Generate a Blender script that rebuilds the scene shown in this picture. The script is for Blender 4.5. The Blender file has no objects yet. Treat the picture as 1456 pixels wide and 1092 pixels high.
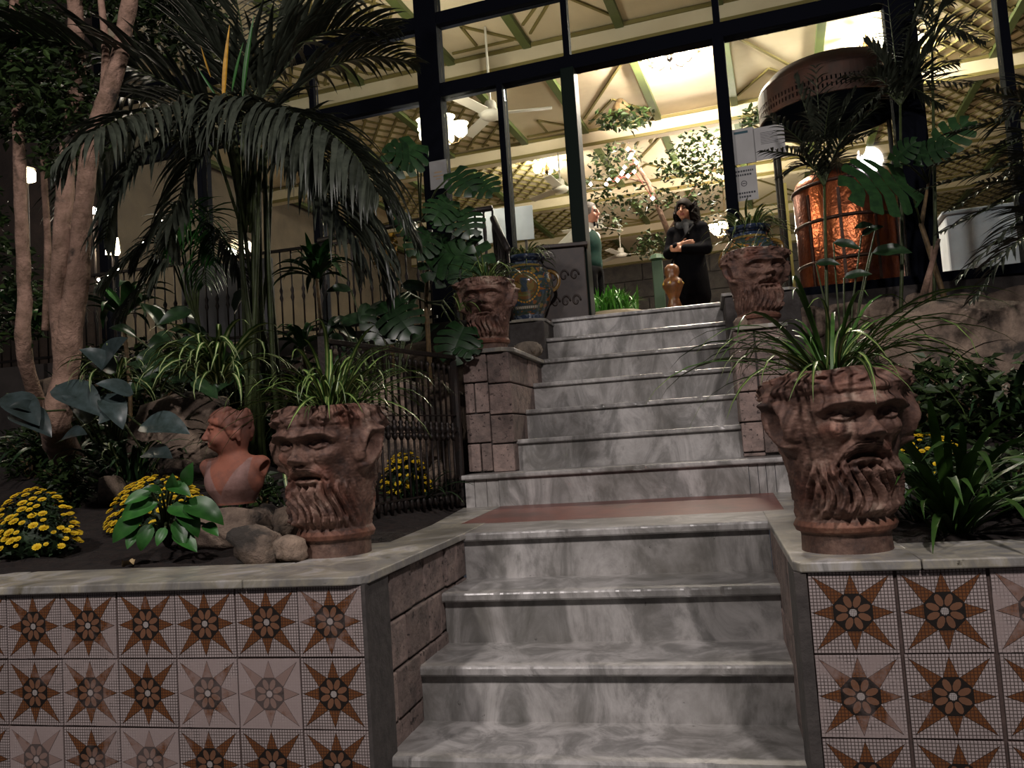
import bpy, bmesh, math, random
import numpy as np
from mathutils import Vector, Matrix, Euler
random.seed(7); rng = np.random.default_rng(7)
SC = bpy.context.scene
COL = SC.collection
R_ = math.radians
# ---------------------------------------------------------------- camera
CAM = Vector((0.0114, -3.1285, 0.3473)); YAW, PITCH, ROLL, FPX = 0.2299, 0.0706, -0.0675, 1163.53
_cy, _sy, _cp, _sp = math.cos(YAW), math.sin(YAW), math.cos(PITCH), math.sin(PITCH)
FW = Vector((-_sy*_cp, _cy*_cp, _sp)); _rt = Vector((_cy, _sy, 0)); _up = _rt.cross(FW)
RT = math.cos(ROLL)*_rt + math.sin(ROLL)*_up; UP = -math.sin(ROLL)*_rt + math.cos(ROLL)*_up
cam = bpy.data.cameras.new('camera'); cam.sensor_width = 36; cam.lens = FPX/1456*36; cam.clip_start = .05; cam.clip_end = 200
camo = bpy.data.objects.new('camera', cam); COL.objects.link(camo)
camo.matrix_world = Matrix(((RT.x, UP.x, -FW.x, CAM.x), (RT.y, UP.y, -FW.y, CAM.y), (RT.z, UP.z, -FW.z, CAM.z), (0, 0, 0, 1)))
SC.camera = camo
# ---------------------------------------------------------------- world, exposure, overhead lamps of the garden court
SC.view_settings.view_transform = 'Standard'; SC.view_settings.look = 'None'
SC.view_settings.gamma = 1; SC.view_settings.use_curve_mapping = False
SC.view_settings.exposure = 0.55
w = bpy.data.worlds.new('night'); SC.world = w; w.use_nodes = True
w.node_tree.nodes['Background'].inputs[0].default_value = (.55, .6, .75, 1)
w.node_tree.nodes['Background'].inputs[1].default_value = .03
def aim(o, tgt):
    d = (Vector(tgt)-o.location).normalized(); o.rotation_euler = d.to_track_quat('-Z', 'Y').to_euler()
def area(name, loc, tgt, size, power, col):
    l = bpy.data.lights.new(name, 'AREA'); l.shape = 'DISK'; l.size = size; l.energy = power; l.color = col
    o = bpy.data.objects.new(name, l); COL.objects.link(o); o.location = loc; aim(o, tgt); return o
area('court_lamp_left_offscreen', (-2.3, -3.9, 3.6), (-.5, 0, .0), .22, 74, (1, .91, .88))
area('court_lamp_right_offscreen', (1.5, -4.2, 4.3), (-.4, 1.3, .4), .4, 125, (1, .91, .89))

def at(px, py, D): return CAM + (RT*((px-728)/FPX) + UP*((546-py)/FPX) + FW)*D
def atZ(px, py, Z):
    d = at(px, py, 1)-CAM; return CAM + d*((Z-CAM.z)/d.z)
def atY(px, py, Y):
    d = at(px, py, 1)-CAM; return CAM + d*((Y-CAM.y)/d.y)
# ---------------------------------------------------------------- helpers
def L(h):
    h = h.lstrip('#'); c = [int(h[i:i+2], 16)/255 for i in (0, 2, 4)]
    return tuple((x/12.92 if x <= .04045 else ((x+.055)/1.055)**2.4) for x in c)+(1,)
def setp(o, label=None, cat=None, group=None, kind=None):
    if label: o['label'] = label
    if cat: o['category'] = cat
    if group: o['group'] = group
    if kind: o['kind'] = kind
    return o
def thing(name, label, cat, loc=(0, 0, 0), rotz=0, group=None, kind=None):
    o = bpy.data.objects.new(name, None); COL.objects.link(o); o.empty_display_size = .1
    o.location = loc; o.rotation_euler = (0, 0, rotz); return setp(o, label, cat, group, kind)
def inst(name, mesh, parent=None, mtx=None, **kw):
    o = bpy.data.objects.new(name, mesh); COL.objects.link(o)
    if parent is not None: o.parent = parent
    if mtx is not None: o.matrix_local = mtx if parent is not None else mtx
    for k, v in kw.items(): o[k] = v
    return o
class MB:
    def __init__(s): s.v = []; s.f = []; s.m = []
    def add(s, vs, fs, mi=0, mtx=None):
        b = len(s.v)
        if mtx is not None: vs = [mtx @ Vector(v) for v in vs]
        s.v += [tuple(v) for v in vs]
        for f in fs: s.f.append([b+i for i in f]); s.m.append(mi)
        return s
    def box(s, x0, x1, y0, y1, z0, z1, mi=0, mtx=None):
        return s.add([(x0, y0, z0), (x1, y0, z0), (x1, y1, z0), (x0, y1, z0), (x0, y0, z1), (x1, y0, z1), (x1, y1, z1), (x0, y1, z1)],
                     [(0, 3, 2, 1), (4, 5, 6, 7), (0, 1, 5, 4), (1, 2, 6, 5), (2, 3, 7, 6), (3, 0, 4, 7)], mi, mtx)
    def prism(s, poly, z0, z1, mi=0):
        n = len(poly); vs = [(x, y, z0) for x, y in poly]+[(x, y, z1) for x, y in poly]
        fs = [tuple(range(n-1, -1, -1)), tuple(range(n, 2*n))]+[(i, (i+1) % n, n+(i+1) % n, n+i) for i in range(n)]
        return s.add(vs, fs, mi)
    def tube(s, pts, rad, n=8, mi=0, cap=True):
        pts = [Vector(p) for p in pts]; k = len(pts)
        if not hasattr(rad, '__len__'): rad = [rad]*k
        vs = []; up = None
        for i, p in enumerate(pts):
            t = (pts[min(i+1, k-1)]-pts[max(i-1, 0)])
            t = t.normalized() if t.length > 1e-9 else Vector((0, 0, 1))
            if up is None: up = Vector((1, 0, 0)) if abs(t.x) < .8 else Vector((0, 1, 0))
            a = (up-t*up.dot(t)).normalized(); b = t.cross(a); up = a
            for j in range(n):
                q = 2*math.pi*j/n; vs.append(p+(a*math.cos(q)+b*math.sin(q))*rad[i])
        fs = [(i*n+j, i*n+(j+1) % n, (i+1)*n+(j+1) % n, (i+1)*n+j) for i in range(k-1) for j in range(n)]
        if cap: fs += [tuple(range(n-1, -1, -1)), tuple(range((k-1)*n, k*n))]
        return s.add(vs, fs, mi)
    def lathe(s, prof, n=24, mi=0, c=(0, 0, 0)):
        vs = [(c[0]+r*math.cos(2*math.pi*j/n), c[1]+r*math.sin(2*math.pi*j/n), c[2]+z) for r, z in prof for j in range(n)]
        k = len(prof)
        fs = [(i*n+j, i*n+(j+1) % n, (i+1)*n+(j+1) % n, (i+1)*n+j) for i in range(k-1) for j in range(n)]
        if prof[0][0] > 1e-4: fs.append(tuple(range(n-1, -1, -1)))
        if prof[-1][0] > 1e-4: fs.append(tuple(range((k-1)*n, k*n)))
        return s.add(vs, fs, mi)
    def mesh(s, name, mats, smooth=False):
        me = bpy.data.meshes.new(name); me.from_pydata(s.v, [], s.f)
        for m in (mats if isinstance(mats, (list, tuple)) else [mats]): me.materials.append(m)
        me.polygons.foreach_set('material_index', s.m)
        if smooth: me.polygons.foreach_set('use_smooth', [True]*len(s.f))
        me.update(); return me
    def build(s, name, mats, parent=None, smooth=False, bevel=0, mtx=None, **kw):
        o = inst(name, s.mesh(name, mats, smooth), parent, mtx, **kw)
        if bevel:
            b = o.modifiers.new('bevel', 'BEVEL'); b.width = bevel; b.segments = 2; b.limit_method = 'ANGLE'
        return o
def np_mesh(name, V, F, mats, smooth=True, col=None):
    me = bpy.data.meshes.new(name); V = np.asarray(V, np.float32); F = np.asarray(F, np.int32); k = F.shape[1]
    me.vertices.add(len(V)); me.vertices.foreach_set('co', V.ravel())
    me.loops.add(F.size); me.loops.foreach_set('vertex_index', F.ravel())
    me.polygons.add(len(F)); me.polygons.foreach_set('loop_start', np.arange(0, F.size, k, dtype=np.int32))
    me.polygons.foreach_set('use_smooth', np.full(len(F), smooth))
    for m in (mats if isinstance(mats, (list, tuple)) else [mats]): me.materials.append(m)
    me.update(calc_edges=True); me.validate()
    if col is not None:
        a = me.color_attributes.new('Col', 'FLOAT_COLOR', 'POINT')
        c = np.ones((len(V), 4), np.float32); c[:, :3] = col; a.data.foreach_set('color', c.ravel())
    return me
# ---------------------------------------------------------------- materials
def newmat(name):
    m = bpy.data.materials.new(name); m.use_nodes = True; nt = m.node_tree
    b = nt.nodes['Principled BSDF']; return m, nt.nodes, nt.links, b
def _noise(N, K, co, scale, detail=5, rough=.6, dist=0):
    n = N.new('ShaderNodeTexNoise'); n.inputs['Scale'].default_value = scale; n.inputs['Detail'].default_value = detail
    n.inputs['Roughness'].default_value = rough; n.inputs['Distortion'].default_value = dist; K.new(co, n.inputs['Vector']); return n.outputs['Fac']
def _ramp(N, K, fac, stops):
    r = N.new('ShaderNodeValToRGB'); e = r.color_ramp.elements
    while len(e) < len(stops): e.new(.5)
    for q, (p, c) in zip(e, stops): q.position = p; q.color = c if len(c) == 4 else tuple(c)+(1,)
    K.new(fac, r.inputs[0]); return r.outputs[0]
def _mix(N, K, fac, a, b, mode='MIX'):
    m = N.new('ShaderNodeMix'); m.data_type = 'RGBA'; m.blend_type = mode
    for s, i in ((fac, 0), (a, 6), (b, 7)):
        if hasattr(s, 'is_output'): K.new(s, m.inputs[i])
        else: m.inputs[i].default_value = s
    return m.outputs[2]
def _math(N, K, op, a, b=None, clamp=False):
    m = N.new('ShaderNodeMath'); m.operation = op; m.use_clamp = clamp
    for s, i in ((a, 0), (b, 1)):
        if s is None: continue
        if hasattr(s, 'is_output'): K.new(s, m.inputs[i])
        else: m.inputs[i].default_value = s
    return m.outputs[0]
def _coord(N, K, kind):
    if kind == 'pos': return N.new('ShaderNodeNewGeometry').outputs['Position']
    t = N.new('ShaderNodeTexCoord').outputs['Object']
    if kind == 'obj': return t
    oi = N.new('ShaderNodeObjectInfo'); ad = N.new('ShaderNodeVectorMath'); ad.operation = 'MULTIPLY_ADD'   # object coords shifted per object
    cb = N.new('ShaderNodeCombineXYZ')
    for i in range(3): K.new(oi.outputs['Random'], cb.inputs[i])
    ad.inputs[1].default_value = (37, 53, 71); K.new(cb.outputs[0], ad.inputs[0]); K.new(t, ad.inputs[2]); return ad.outputs[0]
def _bump(N, K, B, h, strength, dist=.01):
    b = N.new('ShaderNodeBump'); b.inputs['Strength'].default_value = strength; b.inputs['Distance'].default_value = dist
    K.new(h, b.inputs['Height']); K.new(b.outputs[0], B.inputs['Normal'])
def mat(name, c1, c2=None, scale=8, lo=.35, hi=.65, rough=.6, bump=0, bscale=40, bdist=.01, c3=None, s3=3, lo3=.5, hi3=.62, metal=0, rand=0, spec=.5, coord='pos', island=False, dist=0, coat=0):
    m, N, K, B = newmat(name); co = _coord(N, K, coord)
    col = None
    if c2:
        col = _ramp(N, K, _noise(N, K, co, scale, 6, .62, dist), [(lo, L(c1)), (hi, L(c2))])
    if c3:
        f = _ramp(N, K, _noise(N, K, co, s3, 6, .6), [(lo3, (0, 0, 0, 1)), (hi3, (1, 1, 1, 1))])
        col = _mix(N, K, f, col if col is not None else L(c1), L(c3))
    if rand:
        r = N.new('ShaderNodeNewGeometry').outputs['Random Per Island'] if island else N.new('ShaderNodeObjectInfo').outputs['Random']
        h = N.new('ShaderNodeHueSaturation'); h.inputs['Saturation'].default_value = 1
        K.new(_math(N, K, 'MULTIPLY_ADD', r, rand*2), h.inputs['Value'])
        mm = h.inputs['Value'].links[0].from_node; mm.inputs[2].default_value = 1-rand
        if col is not None: K.new(col, h.inputs['Color'])
        else: h.inputs['Color'].default_value = L(c1)
        col = h.outputs[0]
    if col is not None: K.new(col, B.inputs['Base Color'])
    else: B.inputs['Base Color'].default_value = L(c1)
    B.inputs['Roughness'].default_value = rough; B.inputs['Metallic'].default_value = metal
    B.inputs['Specular IOR Level'].default_value = spec
    if coat: B.inputs['Coat Weight'].default_value = coat; B.inputs['Coat Roughness'].default_value = .08
    if bump: _bump(N, K, B, _noise(N, K, co, bscale, 6, .65), bump, bdist)
    return m
def emis(name, c, s):
    m, N, K, B = newmat(name); B.inputs['Base Color'].default_value = L(c)
    B.inputs['Emission Color'].default_value = L(c); B.inputs['Emission Strength'].default_value = s; return m
def vcol(name, rough=.5, bump=0, bscale=60, bdist=.004, coat=0, spec=.5, tint=None, ts=6, wobble=0, ws=120):
    m, N, K, B = newmat(name); a = N.new('ShaderNodeVertexColor'); a.layer_name = 'Col'; c = a.outputs[0]; co = _coord(N, K, 'obj')
    if tint:
        f = _ramp(N, K, _noise(N, K, co, ts, 7, .65), [(.42, (0, 0, 0, 1)), (.68, (1, 1, 1, 1))]); c = _mix(N, K, f, c, L(tint))
    K.new(c, B.inputs['Base Color']); B.inputs['Roughness'].default_value = rough; B.inputs['Specular IOR Level'].default_value = spec
    if coat: B.inputs['Coat Weight'].default_value = coat; B.inputs['Coat Roughness'].default_value = .06
    if bump: _bump(N, K, B, _noise(N, K, co, bscale, 6, .65), bump, bdist)
    return m
def m_marble(name, base='#a9a6a3', vein='#696864', dirt='#3a3835', rough=.28):
    m, N, K, B = newmat(name); co = N.new('ShaderNodeNewGeometry').outputs['Position']
    mp = N.new('ShaderNodeMapping'); mp.inputs['Rotation'].default_value = (0, R_(38), R_(12)); mp.inputs['Scale'].default_value = (1, 1, .45); K.new(co, mp.inputs['Vector'])
    v = _noise(N, K, mp.outputs[0], 5.5, 9, .68, 1.1)
    col = _ramp(N, K, v, [(.30, L(vein)), (.45, L('#8b8986')), (.53, L(base)), (.62, L('#bbb8b5')), (.74, L('#757470'))])
    f = _ramp(N, K, _noise(N, K, co, 2.3, 8, .62), [(.44, (0, 0, 0, 1)), (.74, (1, 1, 1, 1))]); col = _mix(N, K, f, col, L('#605d56'))
    f2 = _ramp(N, K, _noise(N, K, co, 24, 8, .7), [(.655, (0, 0, 0, 1)), (.72, (1, 1, 1, 1))]); col = _mix(N, K, f2, col, L(dirt))
    K.new(col, B.inputs['Base Color']); B.inputs['Roughness'].default_value = rough
    _bump(N, K, B, _noise(N, K, co, 60, 5, .6), .12, .004); return m
MARBLE = m_marble('marble'); MARBLE_CAP = m_marble('marble_cap', '#a39d8c', '#66604e', '#3a352b', .3)
TUFF = mat('tuff', '#8f7c74', '#665a55', 14, rough=.9, bump=.9, bscale=26, bdist=.012, c3='#39312f', s3=42, lo3=.60, hi3=.66, rand=.28)
MORTAR = mat('mortar', '#4c4744', '#3a3634', 20, rough=.95, bump=.4)
ROCK = mat('rock', '#93806f', '#5f5147', 7, rough=.92, bump=1, bscale=16, bdist=.02, c3='#36312c', s3=4, rand=.2)
ROCKD = ROCK
SOIL = mat('soil', '#2e211b', '#150f0c', 30, rough=1, bump=1, bscale=70, bdist=.02)
IRON = mat('iron', '#1c1917', '#2b211c', 30, rough=.5, bump=.2, bscale=90, metal=.4)
FRAME = mat('window_frame_paint', '#0a0c13', rough=.85, spec=.05); FRAMEG = mat('door_frame_paint', '#08150f', rough=.6, spec=.1)
REDTILE = mat('red_floor', '#7a3d30', '#5f2d25', 12, rough=.32, c3='#4f2a23', s3=2.5)
BARK = mat('bark', '#a08170', '#6f5848', 11, rough=.9, bump=1, bscale=30, bdist=.02, c3='#3f352d', s3=5, lo3=.57, hi3=.66)
STEM = mat('stem', '#3d4a22', '#2b3317', 30, rough=.6); CANE = mat('cane', '#6b5636', '#4a3b25', 40, rough=.7)
def leafm(name, c1, c2, rough=.4, rand=.3, island=False, scale=20): return mat(name, c1, c2, scale, rough=rough, rand=rand, coord='pos', island=island, spec=.4)
LG = leafm('leaf_green', '#3b5a22', '#25401a'); LP = leafm('leaf_pale_stripe', '#8f9a5a', '#74834a')
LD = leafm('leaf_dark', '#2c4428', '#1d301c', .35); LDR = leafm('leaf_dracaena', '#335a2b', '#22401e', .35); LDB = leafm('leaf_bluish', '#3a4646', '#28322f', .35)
LM = leafm('leaf_monstera', '#24401f', '#182d17', .35); LB = leafm('leaf_bright', '#2f5e25', '#204a1b')
LV = leafm('leaf_variegated', '#b9c08a', '#9aa56f'); LGR = leafm('leaf_grass', '#4d8a30', '#3a7026'); LPALM = leafm('palm_leaf', '#40453a', '#2b3027', .36, .25)
LSILV = LPALM; LYEL = leafm('leaf_yellow', '#b98d28', '#8f6a1c', .5)
LST = leafm('foliage', '#34471f', '#1c2b14', .5, .5, True); LSTD = LST
LMUM = leafm('foliage_mum', '#20351a', '#12220f', .6, .5, True)
PETAL = mat('petal', '#e0c01c', '#c9a612', 60, rough=.6, rand=.12); EYEY = mat('flower_centre', '#c79a10', rough=.8)
# ================================================================ ground, staircase, planter walls
def struct(name, label=None): return thing(name, label, None, kind='structure')
XL, XR, T, RI = -.965, .2, .282, .18
Y1, T2 = 1.239, .289
FL = 1.26
o = MB().box(-9, 9, -9, -.5, -1.34, -1.26).build('floor', mat('paving', '#5a5550', '#474340', 6, rough=.7)); setp(o, 'paved ground at the foot of the steps', kind='structure')
def tread(x0, x1, y0, y1, z, th=.032, chips=(), r=.008, seed=0):
    rr = random.Random(seed); n = max(8, int((x1-x0)/.012)); vs = []; prof = 7
    for i in range(n+1):
        x = x0+(x1-x0)*i/n
        c = sum(d*max(0, 1-abs(x-cx)/w_)**.5 for cx, w_, d in chips)+max(0, rr.gauss(0, .0009))
        dz = c*.35
        vs += [(x, y1, z-th), (x, y0+.004, z-th), (x, y0+c*.4, z-th+.006), (x, y0+c, z-r-dz), (x, y0+r*.35+c, z-r*.35-dz), (x, y0+r+c, z), (x, y1, z)]
    fs = [(i*prof+j, (i+1)*prof+j, (i+1)*prof+(j+1) % prof, i*prof+(j+1) % prof) for i in range(n) for j in range(prof)]
    fs += [tuple(range(prof)), tuple(range(n*prof+prof-1, n*prof-1, -1))]
    return MB().add(vs, [f[::-1] for f in fs])
st = struct('marble_staircase', 'worn white marble staircase with two flights and a landing')
for k in range(1, 7):
    y = -k*T; z = -k*RI
    tread(XL-.003, XR+.003, y, y+T+.03, z, chips=[(XL+rng.uniform(.05, 1.1), .012, .006) for _ in range(3)], seed=k).build('tread', MARBLE, st)
for k in range(0, 7):
    y = -k*T+.026; z = -k*RI
    MB().box(XL, XR, y, y+.03, z-RI-.002, z-.03).build('riser', MARBLE, st)
# landing
tread(XL-.01, XR+.01, 0, .36, 0, chips=[(-.55, .01, .005), (.1, .01, .004)], seed=50).build('landing_slab', MARBLE, st)
MB().prism([(XL-.01, .36), (XR+.01, .36), (.286, .36), (.31, 1.27), (-1.12, 1.27), (-1.085, .36)], -.04, 0).build('landing_panel', REDTILE, st)
MB().prism([(-1.085, .36), (-1.12, 1.27), (-1.34, 1.27), (-1.22, .36)], -.04, .001).build('landing_slab', MARBLE_CAP, st)
MB().prism([(.286, .36), (.5, .36), (.5, 1.27), (.31, 1.27)], -.04, .001).build('landing_slab', MARBLE_CAP, st)
ex = {1: (-1.335, .41), 2: (-1.115, .215)}
chp = {1: [(-.36, .03, .022), (-.62, .012, .006)], 3: [(-.62, .03, .016), (-.36, .04, .014), (-.02, .012, .008)], 4: [(-.2, .04, .016), (-.06, .02, .008)]}
for k in range(1, 8):
    a, b = ex.get(k, (-1.075, .195)); y = Y1+(k-1)*T2; z = k*RI
    tread(a, b, y, y+T2+(.03 if k < 7 else .35), z, th=.026, chips=chp.get(k, [(rng.uniform(-.9, .1), .012, .005)]), seed=k+20).build('tread', MARBLE, st)
    a2, b2 = (-1.325, .4) if k == 1 else (-1.075, .195)
    if k == 1:
        xs = [-1.325, -1.27, -1.2, -1.13, .2, .245, .285, .33, .4]
        for p, q in zip(xs, xs[1:]): MB().box(p+.0015, q-.0015, y+.024+(.004 if q-p < .5 else 0), y+.05, z-RI-.002, z-.024).build('riser', MARBLE, st)
    else: MB().box(a2, b2, y+.024, y+.05, z-RI-.002, z-.024).build('riser', MARBLE, st)
# ---- tuff walls beside the flights: every block its own piece
def blocks(root, x0, x1, y0, y1, z0, z1, course, lens, along='y', seed=1, j=.004, mt=TUFF):
    rr = random.Random(seed); z = z1; row = 0
    while z > z0+.02:
        h = min(course*rr.uniform(.93, 1.07), z-z0); a0, a1 = (y0, y1) if along == 'y' else (x0, x1); a = a0; first = True
        while a < a1-.01:
            l = rr.uniform(*lens)*(rr.uniform(.4, .8) if first and row % 2 else 1); first = False
            e = a+l
            if a1-e < lens[0]*.45: e = a1
            dx = rr.uniform(-.006, .006)
            if along == 'y': m = MB().box(x0+dx*.3, x1+dx, a+j, e-j, z-h+j, z-j)
            else: m = MB().box(a+j, e-j, y0+dx, y1, z-h+j, z-j)
            m.build('block', mt, root, bevel=.006); a = e
        z -= h; row += 1
wl = struct('wall_stair_left', 'grey and pink tuff block wall on the left of the lower steps')
MB().box(XL-.2, XL-.012, -.955, .03, -1.26, -.022).build('core', MORTAR, wl)
blocks(wl, XL-.15, XL, -.955, .02, -1.26, -.024, .15, (.12, .24), seed=3)
wr = struct('wall_stair_right', 'narrow rendered wall on the right of the lower steps')
MB().box(XR+.012, XR+.19, -.955, .03, -1.26, -.022).build('core', MORTAR, wr)
blocks(wr, XR, XR+.15, -.955, .02, -1.26, -.024, .24, (.3, .5), seed=4, j=.003)
# pillars beside the upper flight
pl = struct('pillar_left', 'pink tuff block pier with marble cap left of the upper steps')
MB().box(-1.32, -1.09, 1.46, 2.45, .1, .86).build('core', MORTAR, pl)
blocks(pl, -1.2, -1.07, 1.44, 2.46, .178, .872, .174, (.2, .34), seed=6)
blocks(pl, -1.35, -1.2, 1.44, 1.7, .178, .872, .174, (.12, .2), along='x', seed=8)
MB().prism([(-1.375, 1.42), (-1.10, 1.42), (-1.045, 1.50), (-1.045, 2.40), (-1.375, 2.40)], .872, .897).build('cap', MARBLE_CAP, pl, bevel=.004)
pr = struct('pillar_right', 'grey tuff block pier with marble cap right of the upper steps')
MB().box(.21, .44, 1.5, 2.5, .1, .86).build('core', MORTAR, pr)
blocks(pr, .19, .3, 1.48, 2.46, .178, .87, .174, (.24, .4), seed=9)
blocks(pr, .3, .47, 1.48, 1.75, .178, .87, .174, (.15, .2), along='x', seed=10)
MB().prism([(.185, 1.50), (.205, 1.46), (.44, 1.46), (.48, 1.5), (.48, 2.42), (.185, 2.42)], .87, .893).build('cap', MARBLE_CAP, pr, bevel=.004)
for nm, (a, b), sd in (('pedestal_left', (-1.42, -1.07), 1), ('pedestal_right', (.19, .66), 2)):
    pd = struct(nm, 'low marble-capped stone block carrying the painted vase')
    y0 = 2.62 if sd == 1 else 2.4
    MB().box(a, b, y0, 3.1, .6, 1.205).build('core', mat('pedestal_stone', '#4a4644', '#37322f', 12, rough=.85, bump=.5), pd, bevel=.01)
    MB().prism([(a-.02, y0-.02), (b-.06, y0-.02), (b+.01, y0+.06), (b+.01, 3.12), (a-.02, 3.12)], 1.205, 1.226).build('cap', MARBLE_CAP, pd, bevel=.004)
# ---- front planter walls with star tiles
GR = {}
def tile_mat(name, c, grid, gridc='#4a4038', faded='#8f7f7b', ws=.62):
    m, N, K, B = newmat(name); t = N.new('ShaderNodeTexCoord').outputs['Object']; pos = _coord(N, K, 'rnd')
    sep = N.new('ShaderNodeSeparateXYZ'); K.new(t, sep.inputs[0])
    oi = N.new('ShaderNodeAttribute'); oi.attribute_type = 'OBJECT'; oi.attribute_name = 'wear'
    big = _noise(N, K, pos, 11, 5, .62); fine = _noise(N, K, pos, 70, 4, .6)
    tot = _math(N, K, 'ADD', _math(N, K, 'MULTIPLY', big, .8), _math(N, K, 'MULTIPLY', fine, .2))
    worn = _math(N, K, 'MULTIPLY', _math(N, K, 'SUBTRACT', _math(N, K, 'ADD', tot, oi.outputs['Fac']), .62), 6, True)
    col = _ramp(N, K, big, [(.3, L(c)), (.7, tuple(x*.72 for x in L(c)[:3])+(1,))])
    if grid:
        g = None
        for ax in ('X', 'Z'):
            f = _math(N, K, 'FRACT', _math(N, K, 'MULTIPLY', sep.outputs[ax], 1/grid)); l = _math(N, K, 'LESS_THAN', f, .26); g = l if g is None else _math(N, K, 'MAXIMUM', g, l)
        g = _math(N, K, 'MULTIPLY', g, _math(N, K, 'SUBTRACT', 1, _math(N, K, 'MULTIPLY', worn, .85)))
        col = _mix(N, K, _math(N, K, 'MULTIPLY', g, .9), col, L(gridc))
    col = _mix(N, K, _math(N, K, 'MULTIPLY', worn, ws), col, L(faded))
    K.new(col, B.inputs['Base Color']); B.inputs['Roughness'].default_value = .5; _bump(N, K, B, fine, .15, .003); return m
TM = [tile_mat('tile_ground', '#aa9d9a', .0082, '#3b322d'), tile_mat('tile_orange', '#714626', .0082, '#3d2416', ws=.66), tile_mat('tile_black', '#1d1713', 0, ws=.28), tile_mat('tile_petal', '#73503b', 0, ws=.5), tile_mat('tile_white', '#b9b2af', .004)]
def tile_mesh():
    h = .0975; m = MB().box(-h, h, -.0, .012, -h, h)
    def poly(pts, d, mi): m.add([(x, -d, z) for x, z in pts], [tuple(range(len(pts)))], mi)
    ro = .047; V = [(ro*math.cos(R_(22.5+45*i)), ro*math.sin(R_(22.5+45*i))) for i in range(8)]
    poly(V, .0008, 2)
    for i in range(8):
        a = R_(45*(i+1)); l = .094 if i % 2 else .127
        poly([V[i], (l*math.cos(a), l*math.sin(a)), V[(i+1) % 8]][::-1], .0006, 2)
        q = lambda p: tuple(.93*u+.07*v for u, v in zip(p, (.075*math.cos(a), .075*math.sin(a))))
        poly([q(V[i]), tuple(.97*x for x in (l*math.cos(a), l*math.sin(a))), q(V[(i+1) % 8])][::-1], .0010, 1)
        a2 = R_(22.5+45*i); ca, sa = math.cos(a2), math.sin(a2)
        poly([(ca*(.028+.0155*math.cos(t))-sa*.0085*math.sin(t), sa*(.028+.0155*math.cos(t))+ca*.0085*math.sin(t)) for t in [2*math.pi*j/10 for j in range(10)]], .0012, 3)
    poly([(.0095*math.cos(2*math.pi*j/10), .0095*math.sin(2*math.pi*j/10)) for j in range(10)], .0016, 4)
    return m.mesh('tile', TM)
TILE = tile_mesh()
def tiled(name, label, xs, wears):
    r = struct(name, label); x0, x1 = min(xs)-.1, max(xs)+.1
    MB().box(x0, x1, -.966, -.80, -1.26, -.022).build('core', mat('grout', '#54443f', '#3d322e', 30, rough=.9), r)
    for c, x in enumerate(xs):
        for w_ in range(6):
            wv = wears.get((c, w_), rng.uniform(-.08, .13))
            o = inst('tile', TILE, r, Matrix.Translation((x+rng.uniform(-.0015, .0015), -.969-rng.uniform(0, .002), -.122-.2*w_+rng.uniform(-.001, .001))) @ Matrix.Rotation(R_(rng.uniform(-.5, .5)), 4, 'Y'), wear=float(wv))
    return r
wf = tiled('wall_planter_left', 'planter front faced with brown star tiles left of the steps', [-1.065-.2*i for i in range(14)],
      {(0, 0): .12, (0, 1): .0, (1, 0): -.1, (2, 0): -.1, (1, 1): .34, (2, 1): .24, (3, 1): .02, (4, 1): .18, (5, 1): .08, (3, 2): .27, (5, 2): .32, (4, 2): .12, (4, 0): .11, (5, 0): .08, (3, 0): .06, (0, 2): .03, (2, 2): .08})
MB().box(-.966, -.955, -.972, -.80, -1.26, -.022).build('edge', MORTAR, wf)
wf = tiled('wall_planter_right', 'planter front faced with brown star tiles right of the steps', [.318+.205*i for i in range(14)],
      {(0, 0): -.1, (1, 0): -.08, (2, 0): .22, (0, 1): .17, (1, 1): .02, (0, 2): .05})
MB().box(.19, .218, -.975, -.80, -1.26, -.022).build('edge', MORTAR, wf)
# caps
cl = struct('trim_1', 'pale marble coping on the left planter wall')
xs = [-.945, -1.33, -2.35, -3.4, -4.4]
for a, b in zip(xs, xs[1:]):
    if a == xs[0]:
        MB().prism([(b+.002, -.985), (-1.0, -.985), (-.965, -.975), (-.948, -.95), (-.95, .0), (-.965, .36), (-1.085, .36), (-1.22, .36), (-1.19, -.2), (-1.33, -.25), (b+.002, -.62)], -.022, .003).build('slab', MARBLE_CAP, cl, bevel=.004)
    else: MB().box(b+.002, a, -.985, -.66, -.022, .003).build('slab', MARBLE_CAP, cl, bevel=.004)
cr = struct('trim_2', 'pale marble coping on the right planter wall')
MB().prism([(.19, -.95), (.205, -.98), (.48, -.985), (.49, -.66), (.46, .2), (.5, .36), (.286, .36), (XR, .34)], -.022, .003).build('slab', MARBLE_CAP, cr, bevel=.004)
MB().box(.483, 1.6, -.985, -.70, -.022, .003).build('slab', MARBLE_CAP, cr, bevel=.004)
MB().box(1.604, 3.4, -.985, -.70, -.022, .003).build('slab', MARBLE_CAP, cr, bevel=.004)
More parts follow.
